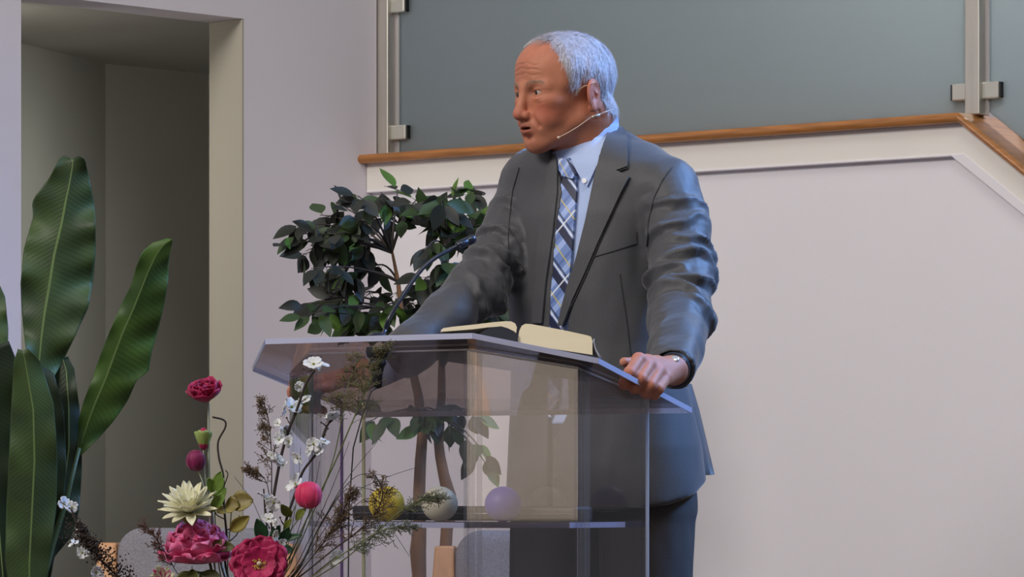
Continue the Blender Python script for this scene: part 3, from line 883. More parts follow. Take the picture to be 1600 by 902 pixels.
# wrinkles along the sleeves
def along(P, pts):
    pts = np.array([list(p) for p in pts]); best = np.full(len(P), 9.0); prm = np.zeros(len(P)); acc = 0
    ang = np.zeros(len(P))
    for i in range(len(pts) - 1):
        a, b = pts[i], pts[i + 1]; ab = b - a; L = np.linalg.norm(ab)
        t = np.clip((P - a) @ ab / L ** 2, 0, 1); d = np.linalg.norm(P - a - t[:, None] * ab, axis=1)
        m_ = d < best; best[m_] = d[m_]; prm[m_] = acc + t[m_] * L
        u = np.cross(ab / L, [0, 1, 0]); u /= np.linalg.norm(u); w_ = np.cross(ab / L, u)
        q = P - a; an = np.arctan2(q @ w_, q @ u); ang[m_] = an[m_]; acc += L
    return best, prm, ang, acc
def ridge(x): return np.clip(1 - np.abs(x), 0, 1) ** 1.5
disp = np.zeros(len(jP))
rs = np.random.RandomState(5)
for pts, rad, lst in ((armL, rL, [(.06, 1.2, .010, -.3), (.115, 2.0, .011, .5), (.16, .6, .012, -.6), (.195, 1.6, .013, .45), (.225, 2.5, .014, -.5), (.25, 1.0, .013, .6), (.285, 1.9, .012, -.4), (.32, .5, .010, .4), (.13, -.4, .010, .7), (.205, -.2, .010, -.4)]),
                      (armR, rR, [(.05, .3, .010, .5), (.10, 1.4, .012, -.4), (.15, .5, .014, .5), (.185, 1.9, .014, -.5), (.22, .9, .015, .5), (.25, 1.8, .014, -.4), (.29, .3, .012, .5), (.34, 1.2, .010, -.4), (.12, -.8, .010, .4), (.20, -.6, .012, -.5)])):
    d, s_, an, L = along(jP, pts)
    w_ = np.clip((.075 - d) / .01, 0, 1)
    wv = vnoise(jP, 9, 3) * .012
    for (pos, ph, amp, tilt) in lst:
        dl = (an - ph + math.pi) % (2 * math.pi) - math.pi
        x = (s_ - pos - tilt * dl * .03 + wv) / .016
        disp += w_ * amp * 1.0 * (ridge(x) - .45 * ridge(x - 1.3)) * np.exp(-(dl / 1.25) ** 2)
    disp += w_ * .0022 * vnoise(jP, 14, 8)
# long soft drape on the body
dT, sT, aT, _ = along(jP, [armL[0], armL[-1]])
body = np.clip((rz_[-3] - jP[:, 2]) / .05, 0, 1)
disp += body * .0028 * vnoise(jP * np.array([1, 1, .35]), 6, 21)
# armpit creases
pp = np.array(at(1000, 405, 7.46)); disp -= .007 * np.exp(-(((jP - pp) / np.array([.018, .06, .055])) ** 2).sum(1))
pp = np.array(at(800, 425, 7.6)); disp -= .006 * np.exp(-(((jP - pp) / np.array([.018, .06, .05])) ** 2).sum(1))
jP2 = jP + jN * disp[:, None]
jP2 = relax(jP2, jF, 1, .3)

# shirt: inner torso shell plus a collar stand, cut to the wedge
sh_ = Field((-.12, 7.35, 1.05), (.36, 7.76, 1.74), .004)
sl, P = sh_.sub((-9, 0, -9), (9, 99, 99))
torso(sh_, grow=-.013, zlo=1.07)
sh_.cone(at(900, 262, 7.60), at(1000, 285, 7.54), .040, .045, .05)
sh_.cone(at(900, 258, 7.62), at(850, 280, 7.67), .038, .042, .05)
sh_.cone(at(912, 200, 7.60), at(902, 285, 7.62), .0700, .0765, .02)
# collar top plane
a = at(868, 243, 7.50); b_ = at(957, 186, 7.58); c_ = at(925, 190, 7.68)
X, Y, Z = np.meshgrid(*sh_.ax, indexing='ij', sparse=True)
n_ = (b_ - a).cross(c_ - a).normalized(); n_ = n_ if n_.z > 0 else -n_
pl = (X - a.x) * n_.x + (Y - a.y) * n_.y + (Z - a.z) * n_.z
sh_.V = np.maximum(sh_.V, pl).astype(np.float32)
sP, sF = sh_.mesh(); sP = relax(sP, sF, 1, .5)

# body under the clothes + legs (coarse), one surface with the head and the hands
bd = Field((-.45, 7.05, .04), (.55, 7.95, 1.72), .012)
torso(bd, grow=-.035, zlo=.93, zhi=zof(262))
bd.chain([np.array(p) for p in armL], [r - .020 for r in rL], .02); bd.cone(armL[-1], wr0, .028, .026, .01)
bd.chain([np.array(p) for p in armR], [r - .020 for r in rR], .02); bd.cone(armR[-1], wr0r, .028, .026, .01)
hipL = TL * .092 + Vector((.185, TZ, .95)); hipR = -TL * .092 + Vector((.178, TZ, .95))
ftL = Vector((.285, 7.50, .09)); ftR = Vector((.06, 7.68, .09))
for hp, ft in ((hipL, ftL), (hipR, ftR)):
    kn = (hp + ft) / 2 + TF * .02
    bd.chain([np.array(hp), np.array(kn), np.array(ft)], [.080, .055, .038], .02)
bP, bF = bd.mesh(); bP = relax(bP, bF, 2, .5)
allP = [hPw, LHp, RHp, bP]; allF = [hF, LHf, RHf, bF]
skinb = np.array(srgb(186, 122, 96)[:3])
def hcol(P, ks):
    c = np.tile(skinb, (len(P), 1)); w_ = np.zeros(len(P))
    for k in ks: w_ += np.exp(-(((P - np.array(list(k))) / .011) ** 2).sum(1))
    w_ = np.clip(w_, 0, 1)[:, None] * .5
    return c * (1 - w_) + np.array(srgb(200, 118, 98)[:3]) * w_
cols = [hC, hcol(LHp, [at(996, 552, 6.98), at(1012, 561, 6.99), at(1027, 572, 7.0), at(984, 583, 6.93), at(1001, 592, 6.94), at(1016, 602, 6.95)]), hcol(RHp, k_ + p_), np.tile(skinb, (len(bP), 1))]
off_ = 0; FF = []
for P, F in zip(allP, allF): FF.append(F + off_); off_ += len(P)
man = np_mesh('person', np.concatenate(allP), np.concatenate(FF), M['skin'], None, np.concatenate(cols))
tag(man, 'grey-haired man in a grey suit and plaid tie standing behind the clear lectern, looking left', 'person')
np_mesh('suit_jacket', jP2, jF, M['suit'], man)
shirt = np_mesh('shirt', sP, sF, M['shirt'], man)
jb = bvh_of(jP2, jF); sb = bvh_of(sP, sF); hb = bvh_of(hPw, hF)

# trousers
tr_ = Field((-.15, 7.25, .06), (.5, 7.95, 1.10), .0075)
torso(tr_, grow=-.03, zlo=.901, zhi=1.02)
for hp, ft, rr in ((hipL, ftL, (.098, .080, .060)), (hipR, ftR, (.100, .082, .060))):
    kn = (hp + ft) / 2 + TF * .02
    tr_.chain([np.array(hp) + [0, 0, -.02], np.array(kn), np.array(ft) + [0, 0, .01]], rr, .02)
tP, tF = tr_.mesh(); tP = relax(tP, tF, 2, .5); tN = vnormals(tP, tF)
tP = tP + tN * (.004 * vnoise(tP * np.array([1, 1, .4]), 7, 4))[:, None]
np_mesh('trousers', tP, tF, M['trouser'], man)
for ft in (ftL, ftR):
    f = Field(np.array(ft) - .25, np.array(ft) + .25, .008)
    a = np.array(ft) * [1, 1, 0] + [0, 0, .045]; d = np.array(TF)
    f.cone(a - d * .06, a + d * .17, .042, .036, .02); f.cone(a - d * .03 + [0, 0, .05], a, .045, .045, .02)
    sl, P = f.sub((-9, 0, -9), (9, 99, 99)); f.V = np.maximum(f.V, .004 - P[2] + 0 * f.V)
    P, F = f.mesh(); np_mesh('shoe', relax(P, F, 1), F, M['leather'], man)

# ------------------------------------------------------------------ shirt collar, tie, lapels, seams
lay = [sb]
M['seam'] = mat('dark_seam', srgb(56, 56, 59), .8)
drape('shirt_collar', [(957, 184), (961, 200), (957, 214), (938, 252), (919, 293), (904, 270), (893, 248), (886, 250), (905, 238), (925, 222), (942, 203)], [sb], M['shirt'], man, off=.0065, thick=.004, step=3)
drape('shirt_collar', [(871, 243), (874, 258), (880, 277), (883, 262), (884, 250)], [sb], M['shirt'], man, off=.006, thick=.004, step=3)
drape('button', [(916 + 4 * math.cos(a / 10 * 6.283), 284 + 4 * math.sin(a / 10 * 6.283)) for a in range(10)], [sb], mat('pearl_button', srgb(235, 235, 240), .2), man, off=.0095, thick=.002, step=2)
# plaid
pm = bpy.data.materials.new('plaid_silk'); pm.use_nodes = True; nt = pm.node_tree; bs = nt.nodes['Principled BSDF']; bs.inputs['Roughness'].default_value = .45
tc = nt.nodes.new('ShaderNodeUVMap'); sx = nt.nodes.new('ShaderNodeSeparateXYZ'); nt.links.new(tc.outputs[0], sx.inputs[0])
def stripe(sock, per, c0, wd):
    a = nt.nodes.new('ShaderNodeMath'); a.operation = 'MULTIPLY_ADD'; a.inputs[1].default_value = 1 / per; a.inputs[2].default_value = -c0 / per + .5
    f = nt.nodes.new('ShaderNodeMath'); f.operation = 'FRACT'; c = nt.nodes.new('ShaderNodeMath'); c.operation = 'COMPARE'; c.inputs[1].default_value = .5; c.inputs[2].default_value = wd / per / 2
    nt.links.new(sock, a.inputs[0]); nt.links.new(a.outputs[0], f.inputs[0]); nt.links.new(f.outputs[0], c.inputs[0]); return c.outputs[0]
cur = None
def layer(mask, col, k=1.0):
    global cur
    mx = nt.nodes.new('ShaderNodeMix'); mx.data_type = 'RGBA'
    if cur is None: mx.inputs[6].default_value = srgb(112, 138, 196)
    else: nt.links.new(cur, mx.inputs[6])
    mx.inputs[7].default_value = col
    mm = nt.nodes.new('ShaderNodeMath'); mm.operation = 'MULTIPLY'; mm.inputs[1].default_value = k
    nt.links.new(mask, mm.inputs[0]); nt.links.new(mm.outputs[0], mx.inputs[0]); cur = mx.outputs[2]
# u grows across '\' bands, v grows across '/' bands (in pixels of cloth)
layer(stripe(sx.outputs[1], 28, 0, 8), srgb(158, 180, 232))
layer(stripe(sx.outputs[1], 28, 17, 4), srgb(84, 106, 168), .7)
layer(stripe(sx.outputs[0], 47, 0, 11), srgb(24, 30, 64))
layer(stripe(sx.outputs[0], 47, 12, 3), srgb(24, 30, 64), .8)
layer(stripe(sx.outputs[0], 47, 8, 2.2), srgb(232, 236, 246), .95)
layer(stripe(sx.outputs[0], 47, 26, 1.8), srgb(206, 190, 96), .9)
layer(stripe(sx.outputs[1], 56, 10, 2.2), srgb(232, 236, 246), .85)
nt.links.new(cur, bs.inputs['Base Color']); M['plaid'] = pm
def tuv(v): return (.82 * v.x - .57 * v.y + 20 * 47 + 0, .77 * v.x + .64 * v.y)
def tuvk(v): return tuv(Vector((v.x * 1.6, v.y * 1.3)))
tie = drape('necktie', [(886, 272), (903, 272), (904, 300), (900, 350), (896, 400), (891, 450), (884, 506), (880, 560), (876, 625), (859, 662), (842, 628), (840, 560), (843, 505), (846, 450), (852, 400), (862, 350), (874, 310)], [sb], pm, man, off=.010, thick=.007, step=3, uv=tuv)
drape('tie_knot', [(878, 252), (890, 251), (900, 262), (906, 274), (901, 283), (886, 279), (879, 268)], [sb], pm, man, off=.018, thick=.012, step=2.5, uv=tuvk, smooth_it=1)
# lapels (his left lapel is at the image right)
drape('lapel', [(962, 190), (972, 202), (980, 222), (981, 262), (964, 268), (984, 277), (972, 300), (954, 338), (936, 378), (914, 430), (896, 470), (882, 508), (874, 510), (879, 484), (888, 450), (902, 405), (917, 344), (931, 276), (944, 226), (951, 204)], [fb], M['lapel'], man, off=.0085, thick=.0050, step=4)
drape('lapel', [(868, 240), (862, 252), (856, 270), (852, 300), (846, 340), (838, 420), (832, 505), (848, 505), (854, 440), (864, 370), (872, 300), (872, 262)], [fb], M['lapel'], man, off=.0045, thick=.0050, step=4)
drape('collar_notch', [(963, 267), (981, 261), (982, 264), (965, 270)], [jb], M['seam'], man, off=.0052, thick=.002, step=2)
def line(pts, wpx=1.1):
    a = [Vector(p) for p in pts]; L = []; Rr = []
    for i, p in enumerate(a):
        t = (a[min(i + 1, len(a) - 1)] - a[max(i - 1, 0)]).normalized(); n = Vector((-t.y, t.x)) * wpx / 2
        L.append(p + n); Rr.append(p - n)
    return L + Rr[::-1]
drape('seam', line([(985, 278), (973, 302), (955, 340), (937, 380), (915, 432), (897, 472), (884, 508)], .9), [jb], M['seam'], man, off=.0030, thick=.002, step=4)
drape('seam', line([(926, 402), (950, 395), (972, 388), (994, 380)], .8), [jb], M['seam'], man, off=.0022, thick=.002, step=3)
drape('seam', line([(994, 380), (994, 362)], .6), [jb], M['seam'], man, off=.0022, thick=.002, step=3)
drape('seam', line([(968, 428), (974, 470), (980, 510), (985, 555)], .6), [jb], M['seam'], man, off=.0022, thick=.002, step=3)
drape('seam', line([(948, 293), (960, 297)], .8), [jb], M['seam'], man, off=.009, thick=.002, step=3)
drape('armhole_seam', line([(1050, 262), (1035, 282), (1022, 310), (1014, 345), (1011, 385)], .8), [jb], M['seam'], man, off=.0022, thick=.002, step=3)
drape('armhole_seam', line([(812, 262), (801, 300), (795, 350), (794, 400), (797, 440)], .6), [jb], M['seam'], man, off=.0022, thick=.002, step=3)

# rear vent flap of the jacket
q = MB(); vb = [at(1080, 600, 7.66), at(1092, 640, 7.665), at(1104, 690, 7.67), at(1116, 742, 7.675)]; va = [at(1060, 600, 7.60), at(1066, 640, 7.60), at(1074, 690, 7.60), at(1084, 744, 7.60)]
q.sheet([[a.lerp(b_, t) + Vector((0, .02 * t, 0)) for t in (0, .25, .5, .75, 1)] for a, b_ in zip(va, vb)])
q.build('vent_flap', M['suit'], man, solid=.004)
# ------------------------------------------------------------------ eyes
for s_ in both:
    q = MB(); c = h2w((.0752, s_ * .0318, .1166)); q.sphere(c, .0128, 20, 14)
    look = (HF * .99 + HL * (-.10 if s_ > 0 else -.02) + up * -.02).normalized()
    e = q.build('eyeball', M['eye'], man)
    q = MB(); q.sphere(c + look * .0064, .0073, 14, 10); q.build('iris', M['iris'], e)
# ------------------------------------------------------------------ hair: cap + short strands
hbl = BVHTree.FromPolygons(hP.tolist(), hF.tolist())
def hairline(P):
    """>0 where hair grows, head coordinates"""
    f, l, u = P[:, 0], np.abs(P[:, 1]), P[:, 2]
    # receding front edge: a curve f = g(u)
    g = np.interp(u, [.04, .075, .10, .118, .130, .150, .175, .200, .225, .25], [-.055, -.045, -.030, .026, .034, .042, .048, .046, .036, .026])
    g = g + np.interp(l, [0, .03, .06, .09], [.012, .004, 0, 0]) * (u > .19)
    low = np.interp(f, [-.12, -.09, -.05, -.036, .0, .03], [.052, .055, .070, .108, .116, .116])
    m = np.minimum(g - f, u - low)
    ear = np.sqrt(((f + .010) / .027) ** 2 + ((u - .101) / .036) ** 2) - 1
    m = np.minimum(m, ear * .03)
    return m
hl = hairline(hP) + .004 * vnoise(hP, 30, 11)
keep = hl > 0
fk = keep[hF].all(1)
F2 = hF[fk]; used = np.unique(F2); remap = -np.ones(len(hP), int); remap[used] = np.arange(len(used))
cp = hP[used]; cn = hN[used]
th_ = np.clip(hl[used] / .02, 0, 1) * np.interp(cp[:, 2], [.05, .10, .20, .24], [.004, .006, .0065, .005]) + .0008
th_ = th_ * (1 + .18 * vnoise(cp * np.array([1, 1, .5]), 60, 2))
cp = cp + cn * th_[:, None]
hair = np_mesh('hair', cp @ Hm + np.array(HO), remap[F2], M['hair'], man)
sd = hair.modifiers.new('s', 'SOLIDIFY'); sd.thickness = .004; sd.offset = -1
# strands
rs = np.random.RandomState(3)
V = []; Fs = []
idx = rs.choice(len(cp), 14000)
for i in idx:
    p = cp[i] + rs.normal(size=3) * .0008; n = cn[i]
    f, l, u = p
    # comb direction: forward on top, downward/back at the sides
    top_ = np.clip((u - .19) / .04, 0, 1)
    d = np.array([.25 - .0 * top_, .10 * np.sign(l), -1.0]) * (1 - top_) + np.array([.9, .25 * np.sign(l) , -.1]) * top_
    if f < -.06: d = np.array([-.1, 0, -1.0])
    d = d + rs.normal(size=3) * .20; d -= n * (d @ n); d /= np.linalg.norm(d) + 1e-9
    L = .016 * (.6 + .8 * rs.rand()); w_ = np.cross(d, n); w_ /= np.linalg.norm(w_) + 1e-9; w_ = w_ * .00030
    a = p - n * .001; b2 = p + d * L * .5 + n * .0018; c2 = p + d * L + n * (.0006 + .0022 * rs.rand())
    k = len(V); V += [a - w_, a + w_, b2 - w_ * .8, b2 + w_ * .8, c2]; Fs += [(k, k + 1, k + 3, k + 2), (k + 2, k + 3, k + 4)]
# thin wisps over the bare forehead
for j in range(170):
    u0 = np.array([.018 + rs.rand() * .012, (rs.rand() - .5) * .10, .24]); 
    loc, nn, _, _ = hbl.find_nearest(Vector(u0))
    if loc is None: continue
    p = np.array(loc); L = .03 + .035 * rs.rand(); pts = []
    dy = rs.normal() * .12
    for t in range(6):
        q = p + np.array([1.0, dy, 0]) * L * t / 5
        loc2, n2, _, _ = hbl.find_nearest(Vector(q + np.array([0, 0, .01]))); pts.append(np.array(loc2) + np.array(n2) * (.0015 + .004 * math.sin(3.1 * t / 5)))
    for t in range(5):
        a, b2 = pts[t], pts[t + 1]; w_ = np.array([0, .00022, 0]); k = len(V)
        V += [a - w_, a + w_, b2 + w_, b2 - w_]; Fs += [(k, k + 1, k + 2, k + 3)]
V = np.array(V) @ Hm + np.array(HO)
M['strand'] = mat('grey_hair_strand', srgb(226, 219, 222), .5, var=.5, scale=160)
mesh_obj('hair_strands', V.tolist(), Fs, M['strand'], hair, True)
# eyebrows
V = []; Fs = []
for s_ in both:
    for j in range(150):
        t = rs.rand(); x = .090 - .018 * t ** 1.5; y = s_ * (.010 + .038 * t); z = .1345 + .0035 * math.sin(t * 3.0) + rs.normal() * .0015
        loc, nn, _, _ = hbl.find_nearest(Vector((x + .01, y, z)))
        p = np.array(loc); n = np.array(nn); d = np.array([-.2, s_ * 1.0, .35 - .5 * t]) + rs.normal(size=3) * .15; d -= n * (d @ n); d /= np.linalg.norm(d)
        w_ = np.cross(d, n) * .00028; a = p - n * .0002; c2 = p + d * .008 + n * .0012; k = len(V)
        V += [a - w_, a + w_, c2]; Fs += [(k, k + 1, k + 2)]
V = np.array(V) @ Hm + np.array(HO)
mesh_obj('eyebrows', V.tolist(), Fs, mat('brow_hair', srgb(168, 138, 116), .6), man, True)
# ------------------------------------------------------------------ headset microphone
M['mic_skin'] = mat('beige_plastic', srgb(226, 196, 168), .35)
def onhead(px, py, off=.004):
    d = (at(px, py, 1.0) - Vector((0, 0, CAMZ))).normalized(); h = hb.ray_cast(Vector((0, 0, CAMZ)), d)
    if h[0] is None:
        q = hb.find_nearest(at(px, py, 7.55)); return q[0] + q[1] * off
    return h[0] + h[1] * off
hs = empty('headset_microphone', (0, 0, 0)); hs.parent = man
q = MB()
pts = [onhead(870, 213, .010), onhead(885, 205, .010), onhead(900, 196, .008), onhead(915, 187, .006), onhead(925, 181, .005), onhead(938, 177, .005), onhead(950, 173, .012)]
q.tube(pts, .0009, 6); q.build('boom', M['mic_skin'], hs)
q = MB(); q.sphere(pts[0], (.0028, .0028, .0028), 10, 8); q.build('mic_capsule', M['mic_skin'], hs)
q = MB(); q.tube([onhead(922, 183, .006), onhead(934, 179, .006)], [.0022, .0022], 8); q.build('clip', mat('mic_metal', srgb(190, 185, 170), .3, metal=.6), hs)
q = MB(); q.tube([onhead(902, 144, .003), onhead(905, 138, .004), onhead(911, 134, .004), onhead(918, 132, .006), onhead(925, 131, .008)], .0013, 6); q.build('ear_hook', M['mic_skin'], hs)

# cuff and watch on the left wrist
ax = (wr1 - wr0).normalized()
q = MB(); c = wr0 + ax * .004
q.tube([c - ax * .000, c + ax * .02, c + ax * .035], [.0295, .030, .030], 20, cap=False)
q.build('shirt_cuff', M['navy'], man, solid=.002)
q = MB(); q.tube([c - ax * .012, c - ax * .003], [.0285, .0295], 24, cap=False); 
wt = q.build('watch_strap', M['leather'], man, solid=.003)
q = MB(); q.sphere(c - ax * .008 + Vector((.002, -.022, .020)), (.009, .009, .0035), 14, 8, rot=Matrix.Rotation(R(40), 3, 'X')); q.build('watch_face', M['clamp'], wt)
ax = (wr1r - wr0r).normalized(); c = wr0r + ax * .02
q = MB(); q.tube([c - ax * .012, c + ax * .05], [.034, .036], 20, cap=False)
q.build('shirt_cuff', M['shirt'], man, solid=.002)
# ------------------------------------------------------------------ open bible lying on the sloping top
def pl3(u, v): return lp(u, v, topz(v) + .0008)
c0 = pl3(.158, .012); c1 = pl3(.375, .168)
E1 = (c1 - c0).normalized(); PN = (lp(1, 0, topz(0)) - lp(0, 0, topz(0))).cross(lp(0, 1, topz(1)) - lp(0, 0, topz(0))).normalized()
PN = PN if PN.z > 0 else -PN
E2 = PN.cross(E1).normalized(); E2 = E2 if E2.dot(lv) > 0 else -E2
BO = (c0 + c1) / 2 + E1 * -.004
hw = (c1 - c0).length / 2
book = empty('open_bible', BO); tag(book, 'thick open bible with navy cover lying on the lectern top, in front of the tie', 'book')
def bpt(a, h, e=0.0): return E1 * a + PN * h + E2 * e
def extr(name, prof, e0, e1, m_, bev=0.0):
    q = MB(); n = len(prof)
    K = 2
    q.add([bpt(a, h, e0) for a, h in prof] + [bpt(a, h, e1) for a, h in prof],
          [tuple(range(n)), tuple(range(n, 2 * n))[::-1]] + [(i, (i + 1) % n, n + (i + 1) % n, n + i) for i in range(n)])
    return q.build(name, m_, book, smooth=False, bevel=bev)
extr('page_block', [(.003, .006), (.003, .030), (.006, .040), (.012, .0445), (.022, .0455), (.05, .0445), (.09, .0425), (hw - .010, .0400), (hw - .004, .0385), (hw - .001, .0330), (hw + .001, .020), (hw + .003, .006)], .006, .195, M['pedge'])
extr('page_block', [(-.002, .020), (-.002, .036), (-.006, .0425), (-.013, .0450), (-.024, .0440), (-.05, .0375), (-.08, .0290), (-.115, .0200), (-hw + .004, .0150), (-hw, .0110), (-hw + .002, .0080), (-.08, .0205), (-.05, .0290), (-.03, .0330), (-.016, .0310), (-.008, .024)], .006, .195, M['pedge'])
extr('cover', [(hw + .008, .0008), (hw + .008, .0045), (.004, .0055), (.0, .022), (-.006, .0265), (-.018, .0305), (-.03, .0322), (-.05, .0270), (-.075, .0060), (-hw - .004, .0050), (-hw - .004, .0008)], 0.0, .200, M['navy'])
# loose page corner at the right fore edge
q = MB(); q.sheet([[bpt(hw + .002 + .018 * t * t - .003 * s_, .036 - .034 * t, .004 + .05 * s_) for s_ in (0, .5, 1)] for t in (0, .2, .4, .6, .8, 1)])
q.build('loose_leaf', mat('grey_paper', srgb(170, 170, 180), .6), book, solid=.0006)

# ------------------------------------------------------------------ gooseneck microphone
mo = lp(.003, .026, topz(.026))
M['micblack'] = mat('black_navy_metal', srgb(22, 28, 44), .35, coat=.3)
mic = empty('gooseneck_microphone', mo); tag(mic, 'dark gooseneck microphone rising from the left half of the lectern top', 'microphone')
def rel(px, py, d): return at(px, py, d) - mo
path = [Vector((0, 0, .002)), rel(600, 520, 7.0), rel(607, 500, 7.0), rel(622, 474, 7.01), rel(640, 446, 7.03), rel(660, 420, 7.05), rel(682, 402, 7.07), rel(702, 391, 7.09), rel(716, 384, 7.10)]
sm = []
for i in range(len(path) - 1):
    p0 = path[max(i - 1, 0)]; p1 = path[i]; p2 = path[i + 1]; p3 = path[min(i + 2, len(path) - 1)]
    for k in range(6):
        t = k / 6; sm.append(.5 * ((2 * p1) + (p2 - p0) * t + (2 * p0 - 5 * p1 + 4 * p2 - p3) * t * t + (-p0 + 3 * p1 - 3 * p2 + p3) * t ** 3))
sm.append(path[-1])
q = MB(); q.tube(sm, [.0038 + .0005 * (i % 2) for i in range(len(sm))], 10); q.build('gooseneck', M['micblack'], mic)
q = MB(); d_ = (rel(740, 373, 7.12) - path[-1]); a_ = path[-1]
q.tube([a_ - d_ * .1, a_, a_ + d_ * .12, a_ + d_ * .5, a_ + d_ * .56, a_ + d_ * .62, a_ + d_ * .9, a_ + d_ * 1.02, a_ + d_ * 1.06], [.0055, .0078, .0082, .0084, .0072, .0088, .0090, .0075, .003], 16)
q.build('capsule_head', M['micblack'], mic)
q = MB(); q.lathe([(.0, .014), (.012, .013), (.020, .006), (.022, .0005), (.022, 0)], (0, 0, 0)); q.build('flange', M['micblack'], mic)
q = MB(); q.lathe([(.020, -.013), (.021, -.022), (.019, -.030), (.015, -.034), (.015, -.040), (.017, -.042), (.013, -.048), (.010, -.060), (.008, -.085), (.002, -.088)], (0, 0, 0)); q.build('shock_mount', M['rubber'], mic)
q = MB(); q.tube([Vector((0, 0, -.086)), rel(580, 612, 6.88), rel(566, 650, 6.86), rel(552, 700, 6.86), rel(545, 800, 6.87), rel(543, 1100, 6.88), rel(543, 1580, 6.88)], .0014, 6); q.build('cable', M['rubber'], mic)

# ------------------------------------------------------------------ chairs behind the lectern
M['pad'] = mat('grey_woven_fabric', srgb(150, 147, 152), .9, var=.3, scale=260, bump=.5, bscale=420)
def make_chair(loc, rz, label, width=.50):
    c = empty('wooden_chair', loc, rz); tag(c, label, 'chair', 'beech chairs with grey padded backs')
    w2 = width / 2
    for s_ in (-1, 1):
        q = MB(); x = s_ * w2
        sec = [(-.029, -.016), (.029, -.016), (.029, .016), (-.029, .016)]
        zs = [(0, .10), (.25, .03), (.45, 0), (.65, .01), (.80, .035), (.812, .037)]
        vs = [Vector((x + a * (1.05 if z < .8 else .8), y + b * 1.5, z)) for z, y in zs for a, b in sec]
        q.add(vs, [(i * 4 + j, i * 4 + (j + 1) % 4, (i + 1) * 4 + (j + 1) % 4, (i + 1) * 4 + j) for i in range(5) for j in range(4)] + [(3, 2, 1, 0), (20, 21, 22, 23)])
        q.build('back_post', M['beech'], c, smooth=False, bevel=.005)
        q = MB(); q.box((x, -.44, .22), (.018, .018, .22)); q.build('leg', M['beech'], c, smooth=False, bevel=.004)
        q = MB(); q.box((x, -.22, .40), (.012, .21, .025)); q.build('side_rail', M['beech'], c, smooth=False, bevel=.003)
    q = MB(); q.box((0, -.22, .445), (w2 - .022, .23, .03)); q.build('seat', M['pad'], c, bevel=.02)
    # padded back with rounded top corners
    q = MB(); n = 40; g = []
    hw_ = w2 - .026; z0, z1 = .50, .848; rr = .06
    out = []
    for k in range(9): a = k / 8 * math.pi / 2; out.append((hw_ - rr + rr * math.cos(a), z1 - rr + rr * math.sin(a)))
    for k in range(9): a = math.pi / 2 + k / 8 * math.pi / 2; out.append((-hw_ + rr + rr * math.cos(a), z1 - rr + rr * math.sin(a)))
    out += [(-hw_, z0), (hw_, z0)]
    def yb(z): return np.interp(z, [.45, .65, .84], [0, .01, .04])
    K = len(out); rings = []
    for (ins, dy) in ((0.0, .022), (0, -.004), (.006, -.014), (.03, -.024), (.10, -.030)):
        rings.append([Vector((x * (1 - ins / hw_ * 1.0), yb(z) + dy - .012, z0 + .17 + (z - z0 - .17) * (1 - ins / .17))) for x, z in out])
    q.add(sum(rings, []), [(i * K + j, i * K + (j + 1) % K, (i + 1) * K + (j + 1) % K, (i + 1) * K + j) for i in range(4) for j in range(K)] + [tuple(range(K)), tuple(4 * K + j for j in range(K))[::-1]])
    q.build('backrest', M['pad'], c, smooth=True)
    return c
make_chair(at(307, 800, 9.32) - up * (at(307, 800, 9.32).z), R(-9), 'beech chair with grey padded back, in front of the dark doorway', .455)
make_chair(at(840, 800, 8.80) - up * at(840, 800, 8.80).z, R(-9), 'beech chair with grey padded back, behind the lectern and right of the tree trunks', .44)
make_chair(at(-150, 800, 9.05) - up * at(-150, 800, 9.05).z, R(-9), 'beech chair at the left edge, only the tip of its post showing', .44)

